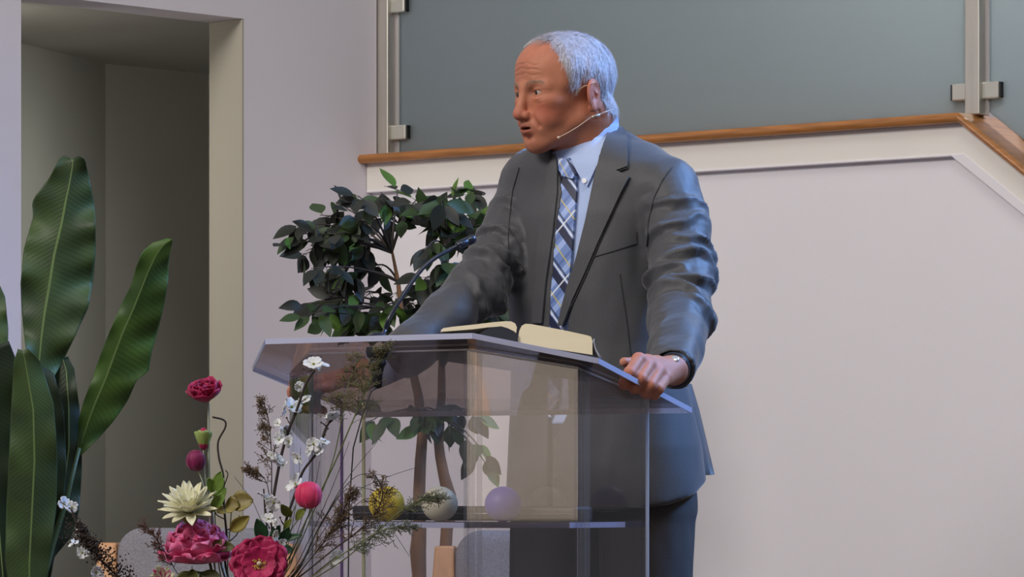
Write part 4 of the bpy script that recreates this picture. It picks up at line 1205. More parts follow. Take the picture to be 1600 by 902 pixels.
# ------------------------------------------------------------------ broad-leaved plant at the left
def leaf_mat(name, c1, c2, rough=.5):
    m = mat(name, c1, rough, coat=.0, trans=.12, spec=.4)
    nt = m.node_tree; b = nt.nodes['Principled BSDF']
    uvn = nt.nodes.new('ShaderNodeUVMap'); sp = nt.nodes.new('ShaderNodeSeparateXYZ'); nt.links.new(uvn.outputs[0], sp.inputs[0])
    ab = nt.nodes.new('ShaderNodeMath'); ab.operation = 'ABSOLUTE'; nt.links.new(sp.outputs[0], ab.inputs[0])
    # lateral veins
    f = nt.nodes.new('ShaderNodeMath'); f.operation = 'MULTIPLY_ADD'; f.inputs[1].default_value = -.10
    nt.links.new(ab.outputs[0], f.inputs[0]); nt.links.new(sp.outputs[1], f.inputs[2])
    s = nt.nodes.new('ShaderNodeMath'); s.operation = 'MULTIPLY'; s.inputs[1].default_value = 330; nt.links.new(f.outputs[0], s.inputs[0])
    sn = nt.nodes.new('ShaderNodeMath'); sn.operation = 'SINE'; nt.links.new(s.outputs[0], sn.inputs[0])
    no = nt.nodes.new('ShaderNodeTexNoise'); no.inputs['Scale'].default_value = 9; tc = nt.nodes.new('ShaderNodeTexCoord'); nt.links.new(tc.outputs['Object'], no.inputs[0])
    ad = nt.nodes.new('ShaderNodeMath'); ad.operation = 'MULTIPLY_ADD'; ad.inputs[1].default_value = .028; nt.links.new(sn.outputs[0], ad.inputs[0]); nt.links.new(no.outputs['Fac'], ad.inputs[2])
    rp_ = nt.nodes.new('ShaderNodeMapRange'); rp_.inputs[1].default_value = .35; rp_.inputs[2].default_value = .7; nt.links.new(ad.outputs[0], rp_.inputs[0])
    mx = nt.nodes.new('ShaderNodeMix'); mx.data_type = 'RGBA'; mx.inputs[6].default_value = c1; mx.inputs[7].default_value = c2
    nt.links.new(rp_.outputs[0], mx.inputs[0])
    lt = nt.nodes.new('ShaderNodeMath'); lt.operation = 'LESS_THAN'; lt.inputs[1].default_value = .035; nt.links.new(ab.outputs[0], lt.inputs[0])
    m2 = nt.nodes.new('ShaderNodeMix'); m2.data_type = 'RGBA'; m2.inputs[7].default_value = srgb(112, 136, 84); nt.links.new(mx.outputs[2], m2.inputs[6]); nt.links.new(lt.outputs[0], m2.inputs[0])
    nt.links.new(m2.outputs[2], b.inputs['Base Color'])
    for n in nt.nodes:
        if n.type == 'BSDF_TRANSLUCENT': nt.links.new(m2.outputs[2], n.inputs[0])
    bp = nt.nodes.new('ShaderNodeBump'); bp.inputs['Strength'].default_value = .10; bp.inputs['Distance'].default_value = .001; nt.links.new(sn.outputs[0], bp.inputs['Height']); nt.links.new(bp.outputs[0], b.inputs['Normal'])
    return m
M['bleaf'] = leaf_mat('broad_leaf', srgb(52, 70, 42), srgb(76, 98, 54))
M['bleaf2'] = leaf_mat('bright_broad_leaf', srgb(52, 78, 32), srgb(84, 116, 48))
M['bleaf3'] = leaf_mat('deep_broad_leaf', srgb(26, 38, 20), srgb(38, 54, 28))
PD = 8.2
pot_c = at(62, 800, PD); pot_c.z = 0
plant = empty('broad_leaved_plant', pot_c); tag(plant, 'tall dark green plant with huge paddle leaves in front of the doorway', 'plant')
def big_leaf(rows, m_, d0, d1, fold=.25, wav=.006, seed=0, cols=14):
    """rows: (y, x of the left edge, x of the midrib, x of the right edge)"""
    rows = sorted(rows); ys = [r[0] for r in rows]; n = 60; g = []; uvs = []
    rs_ = np.random.RandomState(seed); ph = rs_.rand(6) * 6.28
    for i in range(n + 1):
        t = i / n; y = ys[0] + (ys[-1] - ys[0]) * t
        xl, xm, xr = [np.interp(y, ys, [r[k] for r in rows]) for k in (1, 2, 3)]
        dep = d0 + (d1 - d0) * t; row = []
        for j in range(-cols, cols + 1):
            s_ = j / cols; x = xm + (xr - xm) * s_ if s_ > 0 else xm + (xm - xl) * s_
            wpx = abs(x - xm) / FPX * dep
            lift = (1 - abs(s_)) * 0
            w1 = wav * abs(s_) ** 1.5 * (math.sin(t * 19 + ph[0] + (2 if s_ > 0 else 0)) + .6 * math.sin(t * 43 + ph[1] * (1 if s_ > 0 else 2)))
            yy = y - abs(x - xm) * .35 * (1 - t)
            p = at(x, yy, dep + wpx * fold * (1 if s_ > 0 else .5) + w1)
            row.append(p - pot_c); uvs.append((s_, t * (ys[-1] - ys[0]) / 400))
        g.append(row)
    q = MB(); q.sheet(g); o = mesh_obj('leaf', q.v, q.f, m_, plant, True)
    ul = o.data.uv_layers.new(name='UVMap')
    for l in o.data.loops: ul.data[l.index].uv = uvs[l.vertex_index]
    sd_ = o.modifiers.new('s', 'SOLIDIFY'); sd_.thickness = .0012; sd_.offset = 0
    return o
big_leaf([(248, 100, 112, 124), (256, 92, 114, 133), (290, 76, 108, 140), (318, 56, 102, 145), (330, 50, 100, 147), (350, 52, 96, 149), (400, 37, 84, 150), (450, 32, 76, 146), (490, 34, 69, 138), (530, 38, 64, 118), (575, 44, 60, 94), (610, 50, 58, 72), (640, 55, 57, 60)], M['bleaf'], 8.20, 8.22, seed=1, wav=.016)
big_leaf([(374, 262, 266, 269), (385, 238, 254, 269), (400, 222, 243, 266), (425, 212, 231, 263), (450, 205, 221, 263), (480, 190, 209, 258), (520, 172, 191, 249), (560, 156, 176, 237), (590, 146, 165, 232), (600, 142, 161, 214), (630, 130, 148, 200), (660, 122, 137, 178), (690, 121, 128, 150), (712, 120, 122, 126)], M['bleaf2'], 8.10, 8.22, seed=2, wav=.008)
big_leaf([(548, 28, 36, 44), (570, 22, 40, 62), (640, 18, 52, 84), (720, 14, 54, 90), (800, 10, 50, 88), (880, 8, 46, 78), (960, 20, 46, 66), (1040, 40, 48, 54)], M['bleaf'], 8.05, 8.2, seed=3, wav=.006)
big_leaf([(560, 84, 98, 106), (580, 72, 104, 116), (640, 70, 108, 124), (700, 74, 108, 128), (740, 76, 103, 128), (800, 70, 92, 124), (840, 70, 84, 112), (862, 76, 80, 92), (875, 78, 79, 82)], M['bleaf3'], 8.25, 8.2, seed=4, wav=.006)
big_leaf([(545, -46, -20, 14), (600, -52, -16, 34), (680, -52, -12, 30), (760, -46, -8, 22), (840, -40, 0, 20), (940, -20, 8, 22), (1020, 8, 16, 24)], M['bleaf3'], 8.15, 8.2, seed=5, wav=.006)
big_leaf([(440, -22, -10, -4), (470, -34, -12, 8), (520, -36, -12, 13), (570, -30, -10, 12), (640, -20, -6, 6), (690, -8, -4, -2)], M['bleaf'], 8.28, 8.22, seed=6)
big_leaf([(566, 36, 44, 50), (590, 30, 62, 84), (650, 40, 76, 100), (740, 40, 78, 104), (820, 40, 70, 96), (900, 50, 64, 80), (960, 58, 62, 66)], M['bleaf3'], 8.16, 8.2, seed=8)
def stalk(pts, r0, r1):
    q = MB(); P = [at(*p) - pot_c for p in pts]; q.tube(P, list(np.linspace(r0, r1, len(P))), 8); q.build('stalk', M['stalk'], plant)
M['stalk'] = mat('green_stalk', srgb(62, 82, 44), .5, var=.2, scale=20)
stalk([(57, 640, 8.22), (55, 760, 8.22), (56, 900, 8.2), (60, 1180, 8.2)], .004, .012)
stalk([(124, 700, 8.2), (104, 780, 8.2), (82, 850, 8.18), (66, 905, 8.18), (60, 1000, 8.2), (62, 1180, 8.2)], .004, .012)
stalk([(80, 872, 8.2), (72, 905, 8.2), (66, 1180, 8.2)], .004, .011)
stalk([(48, 1040, 8.2), (58, 1180, 8.2)], .006, .011)
stalk([(16, 1020, 8.2), (52, 1180, 8.2)], .006, .011); stalk([(-4, 690, 8.24), (14, 900, 8.2), (54, 1180, 8.2)], .004, .011)
M['pot'] = mat('charcoal_pot', srgb(60, 58, 58), .6)
q = MB(); q.lathe([(0, .002), (.13, .002), (.17, .30), (.18, .34), (.165, .34), (.155, .30), (0, .30)], (0, 0, 0), 32); q.build('pot', M['pot'], plant)

# ------------------------------------------------------------------ small tree behind the lectern
TD = 9.15
tree_c = at(668, 800, TD); tree_c.z = 0
tree = empty('ficus_tree', tree_c); tag(tree, 'leafy indoor tree with two thin brown trunks behind the lectern', 'tree')
M['bark'] = mat('brown_bark', srgb(160, 118, 84), .8, var=.45, scale=22, bump=.8, bscale=60, stretch=(1, 1, .35))
M['twig'] = mat('grey_twig', srgb(74, 66, 60), .8)
def tp(px, py, d=TD): return at(px, py, d) - tree_c
q = MB(); q.tube([tp(662, 1190), tp(656, 1000), tp(655, 900), tp(653, 862), tp(656, 820), tp(655, 770), tp(657, 720), tp(660, 680), tp(654, 620), tp(640, 560), tp(628, 500), tp(622, 440), tp(612, 390)], [.022, .019, .017, .0195, .016, .0145, .0135, .0125, .011, .009, .007, .005, .003], 12); q.build('trunk', M['bark'], tree)
q = MB(); q.tube([tp(676, 1190), tp(690, 1000), tp(694, 900), tp(698, 830), tp(702, 775), tp(694, 745), tp(688, 715), tp(684, 680), tp(690, 620), tp(690, 560), tp(684, 500), tp(690, 450), tp(700, 390)], [.02, .017, .015, .0145, .0165, .0135, .0125, .0115, .010, .008, .007, .005, .003], 12); q.build('trunk', M['bark'], tree)
rs = np.random.RandomState(12)
tg = [(448, 384), (462, 366), (470, 350), (500, 336), (528, 318), (560, 306), (596, 300), (622, 296), (655, 308), (690, 308), (712, 292), (742, 292), (760, 322), (758, 352), (742, 372), (462, 478), (476, 494), (500, 470), (486, 420), (520, 440), (560, 460), (520, 492), (548, 512), (590, 505), (640, 500), (690, 470), (722, 440), (736, 408), (690, 345), (668, 330), (600, 335), (560, 345), (520, 366), (548, 396), (580, 420), (560, 500), (620, 460), (660, 440), (700, 410), (780, 486), (752, 478), (650, 532), (700, 540), (730, 520), (500, 385), (470, 400), (540, 430), (505, 505), (610, 520), (600, 480), (650, 480), (665, 390), (560, 380), (640, 330), (725, 335), (710, 370), (575, 660), (600, 655), (652, 650), (676, 665), (700, 650), (688, 640), (742, 648), (762, 716), (770, 742), (710, 680), (660, 672)]
qb = MB(); leaves = ([], [], []); 
def leaf_geo(dst, base, d, nrm, L, W, curl):
    s_ = d.cross(nrm).normalized(); n = len(dst[0]); N = 6
    for i in range(N + 1):
        t = i / N; w_ = W * (math.sin(math.pi * min(t * 1.02, 1) ** .85) ** .9) * (1 if t < .97 else .1) + .0001
        c = base + d * (L * t) - nrm * (curl * L * t * t)
        for j, sx_ in enumerate((-1, 0, 1)): dst[0].append(c + s_ * w_ * sx_ + nrm * (.22 * w_ * abs(sx_)))
    for i in range(N):
        for j in range(2): dst[1].append((n + i * 3 + j, n + i * 3 + j + 1, n + (i + 1) * 3 + j + 1, n + (i + 1) * 3 + j))
    return N
lv_ = [[[], []], [[], []], [[], []]]
cores = [tp(622, 440), tp(612, 395), tp(690, 450), tp(700, 395), tp(640, 560), tp(688, 540), tp(630, 490)]
for (px, py) in tg:
    e = at(px, py, TD + rs.uniform(-.22, .16)) - tree_c
    low = py > 620
    qb = MB()
    core = tp(685, 650) if low else min(cores, key=lambda c: (c - e).length + .6 * max(0, c.z - e.z))
    mid = (core + e) / 2 + Vector((0, rs.normal() * .02, .03 + rs.rand() * .02))
    pts = [core * (1 - t) ** 2 + mid * 2 * t * (1 - t) + e * t * t for t in np.linspace(0, 1, 8)]
    qb.tube(pts, list(np.linspace(.0034, .0010, 8)), 5)
    for k in range(5 if low else 10):
        t = .55 + .45 * rs.rand(); i = min(6, int(t * 7)); p = pts[i] * (1 - (t * 7 - i)) + pts[i + 1] * (t * 7 - i)
        out_ = (e - core).normalized()
        d = (out_ * .55 + Vector((rs.normal() * .5, rs.normal() * .5, -.55 + rs.normal() * .35))).normalized()
        nr_ = (Vector((rs.normal() * .35, -.75 + rs.normal() * .4, .6 + rs.normal() * .3))); nr_ = (nr_ - d * nr_.dot(d)).normalized()
        L = rs.uniform(.048, .070); W = L * rs.uniform(.23, .30)
        st = p + d * .012; qb.tube([p, st], [.0008, .0006], 4)
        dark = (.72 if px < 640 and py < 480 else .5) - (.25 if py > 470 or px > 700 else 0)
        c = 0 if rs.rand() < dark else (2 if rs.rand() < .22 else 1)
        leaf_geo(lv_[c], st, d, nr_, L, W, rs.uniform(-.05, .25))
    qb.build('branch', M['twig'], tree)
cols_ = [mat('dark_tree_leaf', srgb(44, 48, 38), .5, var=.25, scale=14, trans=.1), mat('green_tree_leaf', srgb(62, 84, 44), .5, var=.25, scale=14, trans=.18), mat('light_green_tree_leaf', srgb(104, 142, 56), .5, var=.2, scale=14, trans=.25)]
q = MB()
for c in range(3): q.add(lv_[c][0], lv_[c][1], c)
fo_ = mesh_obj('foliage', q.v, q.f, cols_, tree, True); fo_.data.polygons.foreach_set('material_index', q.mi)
q = MB(); q.lathe([(0, .002), (.12, .002), (.15, .28), (.155, .32), (.14, .32), (.135, .27), (0, .27)], (0, 0, 0), 32); q.build('pot', M['pot'], tree)
# ------------------------------------------------------------------ flower arrangement in front of the lectern
FD = 6.3
vase_c = at(352, 800, FD); vase_c.z = 0
VT = .700      # rim of the vase, just below the picture
ped = empty('pedestal', vase_c); tag(ped, 'round wooden pedestal carrying the flower vase', 'pedestal')
q = MB(); q.lathe([(0, 0), (.16, 0), (.16, .02), (.05, .05), (.04, .40), (.13, .44), (.15, .45), (.15, .47), (0, .47)], (0, 0, 0), 32); q.build('pedestal_body', M['oak'], ped)
vase = empty('flower_vase', vase_c + up * .47); tag(vase, 'pale ceramic vase holding the flower arrangement', 'vase')
q = MB(); q.lathe([(0, 0), (.07, 0), (.10, .06), (.105, .12), (.085, .19), (.075, VT - .47), (.068, VT - .472), (.076, .19), (.06, .03), (0, .02)], (0, 0, 0), 32); q.build('vase_body', mat('pale_ceramic', srgb(210, 205, 195), .3), vase)
GR = 'stems of the flower arrangement'
def stem_root(k): 
    a = k * 2.399; r = .012 + .035 * ((k * .37) % 1); return vase_c + Vector((r * math.cos(a), r * math.sin(a), .52 + .02 * ((k * .61) % 1)))
scount = [0]
def F(px, py, d=FD): return at(px, py, d)
def bez(pts, n=8):
    out = []; P = pts
    for i in range(len(P) - 1):
        p0 = P[max(i - 1, 0)]; p1 = P[i]; p2 = P[i + 1]; p3 = P[min(i + 2, len(P) - 1)]
        for k in range(n):
            t = k / n; out.append(.5 * ((2 * p1) + (p2 - p0) * t + (2 * p0 - 5 * p1 + 4 * p2 - p3) * t * t + (-p0 + 3 * p1 - 3 * p2 + p3) * t ** 3))
    out.append(P[-1]); return out
def down(p):
    """stem points from a visible end to its place in the vase"""
    scount[0] += 1; r = stem_root(scount[0]); rim = vase_c + (r - vase_c) * Vector((.8, .8, 0)); rim.z = VT
    return [rim, r]
def flower(name, label, cat, path, rad, smat, group=GR):
    o = empty(name, path[0]); tag(o, label, cat, group)
    P = bez(path + down(path[-1])); base = path[0]
    q = MB(); q.tube([p - base for p in P], list(np.linspace(rad * .7, rad, len(P))), 7); q.build('stem', smat, o)
    return o
rf = np.random.RandomState(77)
def petal(q, b, d, n, L, W, cup=.3, curl=.2, ruf=0.0, notch=0.0, pointed=False, nu=7, nv=7, mi=0, obo=False):
    d = d.normalized(); n = (n - d * n.dot(d)).normalized(); s = d.cross(n); ph = rf.rand() * 6.28; g = []
    for i in range(nu + 1):
        t = i / nu; prof = (math.sin(math.pi * (t * .97 + .015)) ** .75) if pointed else (math.sin(math.pi * min(1, t * .80 + .02)) ** .6 if t < .93 else math.sin(math.pi * .76) ** .6 * (1 - (t - .93) * 5.5))
        if obo: prof = math.sin(math.pi * (t * .93 + .01) ** 1.5) ** .8 + .05
        row = []
        for j in range(nv + 1):
            u = 2 * j / nv - 1; w_ = W * prof * u
            tt = t - notch * t * (1 - abs(u)) ** 2
            h = n * (cup * W * u * u * prof - curl * L * t * t + ruf * L * t * t * math.sin(u * 7 + ph) * .5 + ruf * L * t * math.sin(t * 9 + u * 4 + ph) * .25)
            row.append(b + d * (L * tt) + s * w_ + h)
        g.append(row)
    q.sheet(g, mi)
M['stem_g'] = mat('grey_green_stem', srgb(160, 164, 140), .6)
M['stem_d'] = mat('dark_brown_stem', srgb(58, 46, 40), .8, var=.3, scale=60)
M['stem_o'] = mat('olive_stem', srgb(96, 104, 52), .6)
P_ = lambda n, c, c2=None, s=40: mat(n, c, .6, col2=c2, scale=s, trans=.2, sheen=.2)
M['peony'] = P_('pink_petal', srgb(222, 58, 120), srgb(242, 142, 190), 34)
M['peony_l'] = P_('pale_pink_petal', srgb(246, 196, 214), srgb(236, 150, 186), 60)
M['mag'] = P_('magenta_petal', srgb(190, 22, 92), srgb(158, 14, 74), 50)
M['mag2'] = P_('crimson_pink_petal', srgb(214, 34, 92), srgb(232, 72, 120), 40)
M['plum'] = P_('plum_petal', srgb(140, 20, 84), srgb(110, 14, 66), 60)
M['cream'] = P_('cream_petal', srgb(240, 238, 214), srgb(230, 226, 186), 50)
M['white'] = P_('white_petal', srgb(238, 238, 238), srgb(222, 224, 226), 50)
M['yel'] = mat('yellow_stamen', srgb(190, 176, 60), .7); M['gcen'] = mat('green_centre', srgb(120, 128, 40), .7)
M['leaf_d'] = mat('dark_green_leaf', srgb(34, 78, 42), .5, var=.25, scale=30, trans=.15)
M['leaf_y'] = mat('yellow_green_leaf', srgb(112, 120, 40), .5, col2=srgb(88, 96, 36), scale=30, trans=.2)
CAMD = Vector((0, -1, 0))
# peony
def relb(o): return o.location
pc = F(307, 884); o = flower('peony', 'large ruffled bright pink peony, lowest and biggest bloom', 'flower', [pc + Vector((0, .012, -.018)), F(318, 920, 6.31)], .0035, M['stem_o'])
b0 = pc - o.location; q = MB()
for ring, (n_, L, W, tilt, ruf, mi) in enumerate([(8, .058, .028, .05, .16, 0), (9, .058, .026, .30, .2, 0), (10, .057, .024, .60, .24, 0), (10, .056, .022, .95, .28, 0), (10, .054, .020, 1.4, .3, 0), (10, .052, .018, 2.1, .34, 0), (8, .050, .016, 3.4, .36, 0), (6, .046, .014, 7.0, .36, 0)]):
    for k in range(n_):
        a = 6.283 * (k + .5 * (ring % 2)) / n_ + rf.rand() * .2
        out_ = Vector((math.cos(a), math.sin(a) * .9, 0)); d = (out_ + up * tilt).normalized()
        nn = (up - out_ * tilt * .9); petal(q, b0 + out_ * .004 + up * (.002 + .003 * ring), d, nn, L * rf.uniform(.9, 1.1), W * rf.uniform(.85, 1.2), .45, -.20 + .16 * rf.rand(), ruf * .8, .10 + .12 * rf.rand(), nu=10, nv=10)
q.build('petals', M['peony'], o, solid=.0005)
q = MB()
for k in range(46):
    a = .5 + 2.2 * rf.rand(); out_ = Vector((math.cos(a), math.sin(a), 0)); d = (out_ * .55 + up * 1.1 + Vector((rf.normal() * .15, 0, 0))).normalized()
    petal(q, b0 + out_ * rf.uniform(.004, .026) + up * rf.uniform(.022, .030) + Vector((.008, 0, 0)), d, -out_ + up * .3, rf.uniform(.024, .034), .0035, .2, .1, .1, pointed=True, nu=4, nv=2)
q.build('fringe', M['peony_l'], o, solid=.0004)
q = MB()
for k in range(6):
    a = k * 1.05; out_ = Vector((math.cos(a), math.sin(a), 0)); petal(q, b0 - up * .014, (out_ + up * .2), up, .03, .010, .3, .2, pointed=True)
q.build('sepals', M['leaf_y'], o, solid=.0005)
# second pink flower peeking in at the bottom left
o = flower('pink_aster', 'pink and cream flower at the bottom edge, left of the peony', 'flower', [F(256, 912, 6.26), F(290, 960, 6.29)], .0025, M['stem_o'])
q = MB(); q2 = MB()
for k in range(26):
    a = 6.283 * k / 26 + rf.rand() * .2; out_ = Vector((math.cos(a), -.15, math.sin(a))); petal(q if k % 3 else q2, Vector((0, -.004, .006)), out_ + CAMD * .45, CAMD, rf.uniform(.022, .032), .0045, .3, -.1, .05, pointed=True, nu=5, nv=3)
q.build('petals', M['cream'], o, solid=.0004); q2.build('pink_petals', M['peony'], o, solid=.0004)
# cream dahlia
cc = F(297, 800, 6.28); o = flower('cream_daisy', 'cream flower with pointed petals, directly above the pink peony', 'flower', [cc + up * -.008, F(322, 860, 6.33), F(335, 910, 6.32)], .003, M['stem_o'])
q = MB(); ax_ = (up * .82 + CAMD * .42 + Vector((-.10, 0, 0))).normalized(); t1 = ax_.orthogonal().normalized(); t2 = ax_.cross(t1)
for ring, (n_, L, W, el) in enumerate([(11, .054, .0082, .15), (11, .052, .0084, .75), (10, .046, .0078, 1.4), (8, .036, .007, 2.4)]):
    for k in range(n_):
        a = 6.283 * (k + .5 * (ring % 2)) / n_ + rf.normal() * .07; out_ = t1 * math.cos(a) + t2 * math.sin(a)
        petal(q, out_ * .004 + up * .008, out_ + ax_ * el, ax_ - out_ * el * .8, L * rf.uniform(.85, 1.1), W, .4, -.10 + rf.rand() * .16, .04, pointed=True, nu=7, nv=4)
q.build('petals', M['cream'], o, solid=.0005)
q = MB(); q.sphere(ax_ * .012 + up * .006, (.009, .009, .008), 14, 8); q.build('flower_centre', M['gcen'], o)
q = MB(); q.sphere(up * -.001, (.014, .012, .010), 14, 8); q.build('calyx', mat('yellow_green_calyx', srgb(150, 142, 50), .7, var=.4, scale=60), o)
# magenta open poppy facing the camera
def open_flower(c, R_, label, m_, path, aim=Vector((0.0, -1, .25)), seed=0):
    o = flower('magenta_anemone', label, 'flower', [c + Vector((0, .012, 0))] + path, .0028, M['stem_o'])
    aim = aim.normalized(); t1 = aim.orthogonal().normalized(); t2 = aim.cross(t1); q = MB()
    for ring, (n_, f_, el) in enumerate([(6, 1.0, .10), (6, .92, .25), (5, .66, .45)]):
        for k in range(n_):
            a = 6.283 * (k + .5 * (ring % 2)) / n_ + seed; out_ = t1 * math.cos(a) + t2 * math.sin(a)
            petal(q, out_ * .002 + aim * (.003 * ring), out_ + aim * el, aim, R_ * f_ * rf.uniform(.92, 1.06), R_ * .56 * f_, .25, -.04, .10, .06, nu=9, nv=9)
    q.build('petals', m_, o, solid=.0005)
    q = MB(); q.sphere(aim * .012, .0042, 12, 8); q.build('flower_centre', mat('pale_centre', srgb(190, 180, 150), .5), o)
    q = MB()
    for k in range(34):
        a = rf.rand() * 6.28; r = rf.uniform(.006, .012); p = (t1 * math.cos(a) + t2 * math.sin(a)) * r + aim * .013
        q.tube([aim * .008, p], [.0002, .0002], 3); q.sphere(p, .0009, 5, 4)
    q.build('stamens', M['yel'], o); return o
open_flower(F(405, 884, 6.24), .046, 'open magenta flower with pale centre at the bottom edge, right of the peony', M['mag'], [F(398, 930, 6.28)])
# top magenta flower seen from the side
cc = F(318, 622); o = flower('magenta_anemone', 'topmost magenta flower, on a tall thin grey-green stem', 'flower', [F(326, 634), F(326, 690), F(328, 760, 6.31), F(340, 860, 6.33)], .0027, M['stem_g'])
b0 = F(323, 628) - o.location; q = MB(); axx = (up * 1.0 + Vector((-.16, -.55, 0))).normalized(); t1 = axx.orthogonal().normalized(); t2 = axx.cross(t1)
for ring, (n_, L, el) in enumerate([(6, .038, .45), (6, .038, .9), (5, .034, 1.7)]):
    for k in range(n_):
        a = 6.283 * (k + .5 * (ring % 2)) / n_; out_ = t1 * math.cos(a) + t2 * math.sin(a)
        petal(q, b0, out_ + axx * el, axx - out_ * el * .6, L * rf.uniform(.92, 1.05), .023, .45, -.25, .10, .04, nu=8, nv=8)
q.build('petals', M['mag'], o, solid=.0005)
# buds
def bud(c, r, hh, label, m_, path, sepal, name='flower_bud'):
    o = flower(name, label, 'flower bud', [c - up * hh * .7] + path, .0016, M['stem_g']); b0 = c - o.location; q = MB()
    for k in range(10):
        a = k * 2.4; out_ = Vector((math.cos(a), math.sin(a), 0)); 
        g = []
        for i in range(7):
            t = i / 6; th = math.pi * (.04 + .92 * t); row = []
            for j in range(7):
                u = (j / 6 - .5) * 2.6; rr = r * math.sin(th) ** .8 * (1 + .007 * k + .03 * max(0, abs(u) - 1.0)); ang = a + u
                row.append(b0 + Vector((math.cos(ang) * rr, math.sin(ang) * rr, -math.cos(th) * hh * (1 + .01 * (k % 3)))))
            g.append(row)
        q.sheet(g)
    q.build('petals', m_, o, solid=.0004)
    if sepal:
        q = MB()
        for a, L in sepal: 
            out_ = Vector((math.cos(a), math.sin(a), 0)); petal(q, b0 - up * hh * .95 + out_ * .002, out_ * .75 + up * .9, -out_ + up * .3, L, L * .36, .6, -.25, 0, pointed=False)
        q.build('sepals', sepal_m[0], o, solid=.0006)
    return o
sepal_m = [M['white']]
bud(F(306, 720), .0155, .0175, 'plum bud cupped by a white petal, below the green bud', M['plum'], [F(318, 760), F(330, 850, 6.33)], [(3.5, .026), (4.4, .020), (2.7, .024)])
sepal_m = [mat('green_sepal', srgb(140, 158, 84), .6)]
bud(F(318, 686), .0085, .018, 'slim half green bud just under the topmost magenta flower', M['mag'], [F(320, 740), F(334, 860, 6.33)], [(4.7, .032), (5.9, .03), (3.4, .030), (1.5, .03)])
sepal_m = [M['leaf_y']]
bud(F(482, 774, 6.27), .0215, .0220, 'round crimson pink bud beside the white blossom branches', M['mag2'], [F(474, 800, 6.28), F(440, 850, 6.29), F(410, 905, 6.3)], [(2.6, .026), (3.4, .020)], 'round_flower_bud')

# white blossom branches
def blossom(q, qc, c, r, aim, np_=5):
    aim = aim.normalized(); t1 = aim.orthogonal().normalized(); t2 = aim.cross(t1); a0 = rf.rand() * 6.28
    for k in range(np_):
        a = a0 + 6.283 * k / np_; out_ = t1 * math.cos(a) + t2 * math.sin(a)
        petal(q, c, out_ + aim * rf.uniform(-.15, .55), aim, r * rf.uniform(.9, 1.25), r * rf.uniform(.42, .54), .2, -.05, .16, .10, nu=7, nv=5, obo=True)
    qc.sphere(c + aim * .0012, r * .16, 8, 6)
def blossom_branch(label, path, rad, fl, seed, spurs=6):
    o = flower('blossom_branch', label, 'flowering branch', path, rad, M['stem_d']); base = o.location.copy()
    for (px, py, r) in fl:
        c = F(px, py, 6.27 + rf.uniform(-.02, .02)); q = MB(); qc = MB()
        aim = Vector((rf.normal() * 1.0, -1, rf.normal() * .8 + .3)); rr = r / 952
        blossom(q, qc, c - base, rr, aim)
        if r > 10: blossom(q, qc, c - base + Vector((rf.normal() * .3, .5, rf.normal() * .3)) * rr, rr * .75, Vector((rf.normal(), -.3, rf.normal())))
        b = q.build('blossom', M['white'], o, solid=.0004); qc.build('blossom_centre', M['gcen'], b)
    P = bez(path, 5)
    for k in range(spurs):
        q = MB()
        p = P[int(rf.rand() * (len(P) - 1))] - base; d = Vector((rf.normal(), rf.normal() * .5, .8)).normalized(); 
        e = p + d * rf.uniform(.01, .022); q.tube([p, (p + e) / 2 + Vector((rf.normal(), 0, rf.normal())) * .001, e], [.0014, .0011, .0006], 5); q.sphere(e, .0018, 6, 5); q.build('spur', M['stem_d'], o)
    return o
blossom_branch('tallest white blossom branch, reaching the left front corner of the lectern top', [F(492, 578, 6.28), F(478, 600, 6.28), F(464, 640, 6.28), F(452, 670, 6.28), F(440, 710, 6.29), F(432, 750, 6.29), F(424, 800, 6.29), F(418, 860, 6.3)], .0030,
    [(490, 570, 15), (502, 572, 11), (468, 604, 9), (477, 625, 9), (455, 637, 16), (434, 662, 7), (444, 676, 13), (436, 688, 10), (452, 690, 10), (432, 718, 12), (442, 728, 9), (424, 712, 8)], 1)
blossom_branch('white blossom branch leaning right, beside the brown plume and the crimson bud', [F(520, 652, 6.29), F(508, 672, 6.29), F(496, 706, 6.29), F(474, 736, 6.29), F(462, 770, 6.29), F(448, 810, 6.29), F(432, 870, 6.3)], .0026,
    [(519, 648, 11), (490, 694, 12), (500, 702, 11), (508, 690, 9), (484, 706, 8), (465, 716, 10), (463, 757, 15), (470, 764, 12)], 2)
blossom_branch('short white blossom branch low beside the open magenta flower', [F(412, 764, 6.28), F(414, 800, 6.28), F(418, 840, 6.28), F(414, 880, 6.29)], .0018,
    [(409, 772, 7), (416, 780, 9), (428, 785, 13), (419, 812, 11), (411, 825, 9), (430, 818, 7), (428, 838, 9), (440, 848, 7), (422, 842, 7)], 3, 3)
blossom_branch('white blossom sprig low in front of the lectern, under the brown plumes', [F(524, 872, 6.26), F(500, 890, 6.27), F(470, 915, 6.28), F(420, 940, 6.29)], .0014, [(526, 872, 12), (516, 884, 8)], 4, 0)
o = blossom_branch('dark fuzzy branch with small white blossoms at the lower left', [F(112, 796, 6.22), F(118, 815, 6.22), F(128, 838, 6.22), F(146, 862, 6.23), F(170, 888, 6.24), F(215, 925, 6.26), F(290, 950, 6.28)], .0022,
    [(100, 788, 13), (112, 793, 10), (125, 830, 8), (117, 848, 6), (112, 853, 5), (128, 864, 10), (150, 895, 11)], 5, 2)
q = MB(); 
for k in range(900):
    t = rf.rand() ** .8; P = [F(122, 818, 6.22), F(134, 842, 6.22), F(160, 872, 6.23), F(205, 915, 6.25)]
    x = t * 3; i = min(2, int(x)); p = P[i].lerp(P[i + 1], x - i); w_ = .004 + .014 * t
    c = p + Vector((rf.normal() * w_ * .6, rf.normal() * w_ * .6, rf.normal() * w_ * .6)) - o.location
    q.sphere(c, (.0009 + .0012 * rf.rand()), 5, 4)
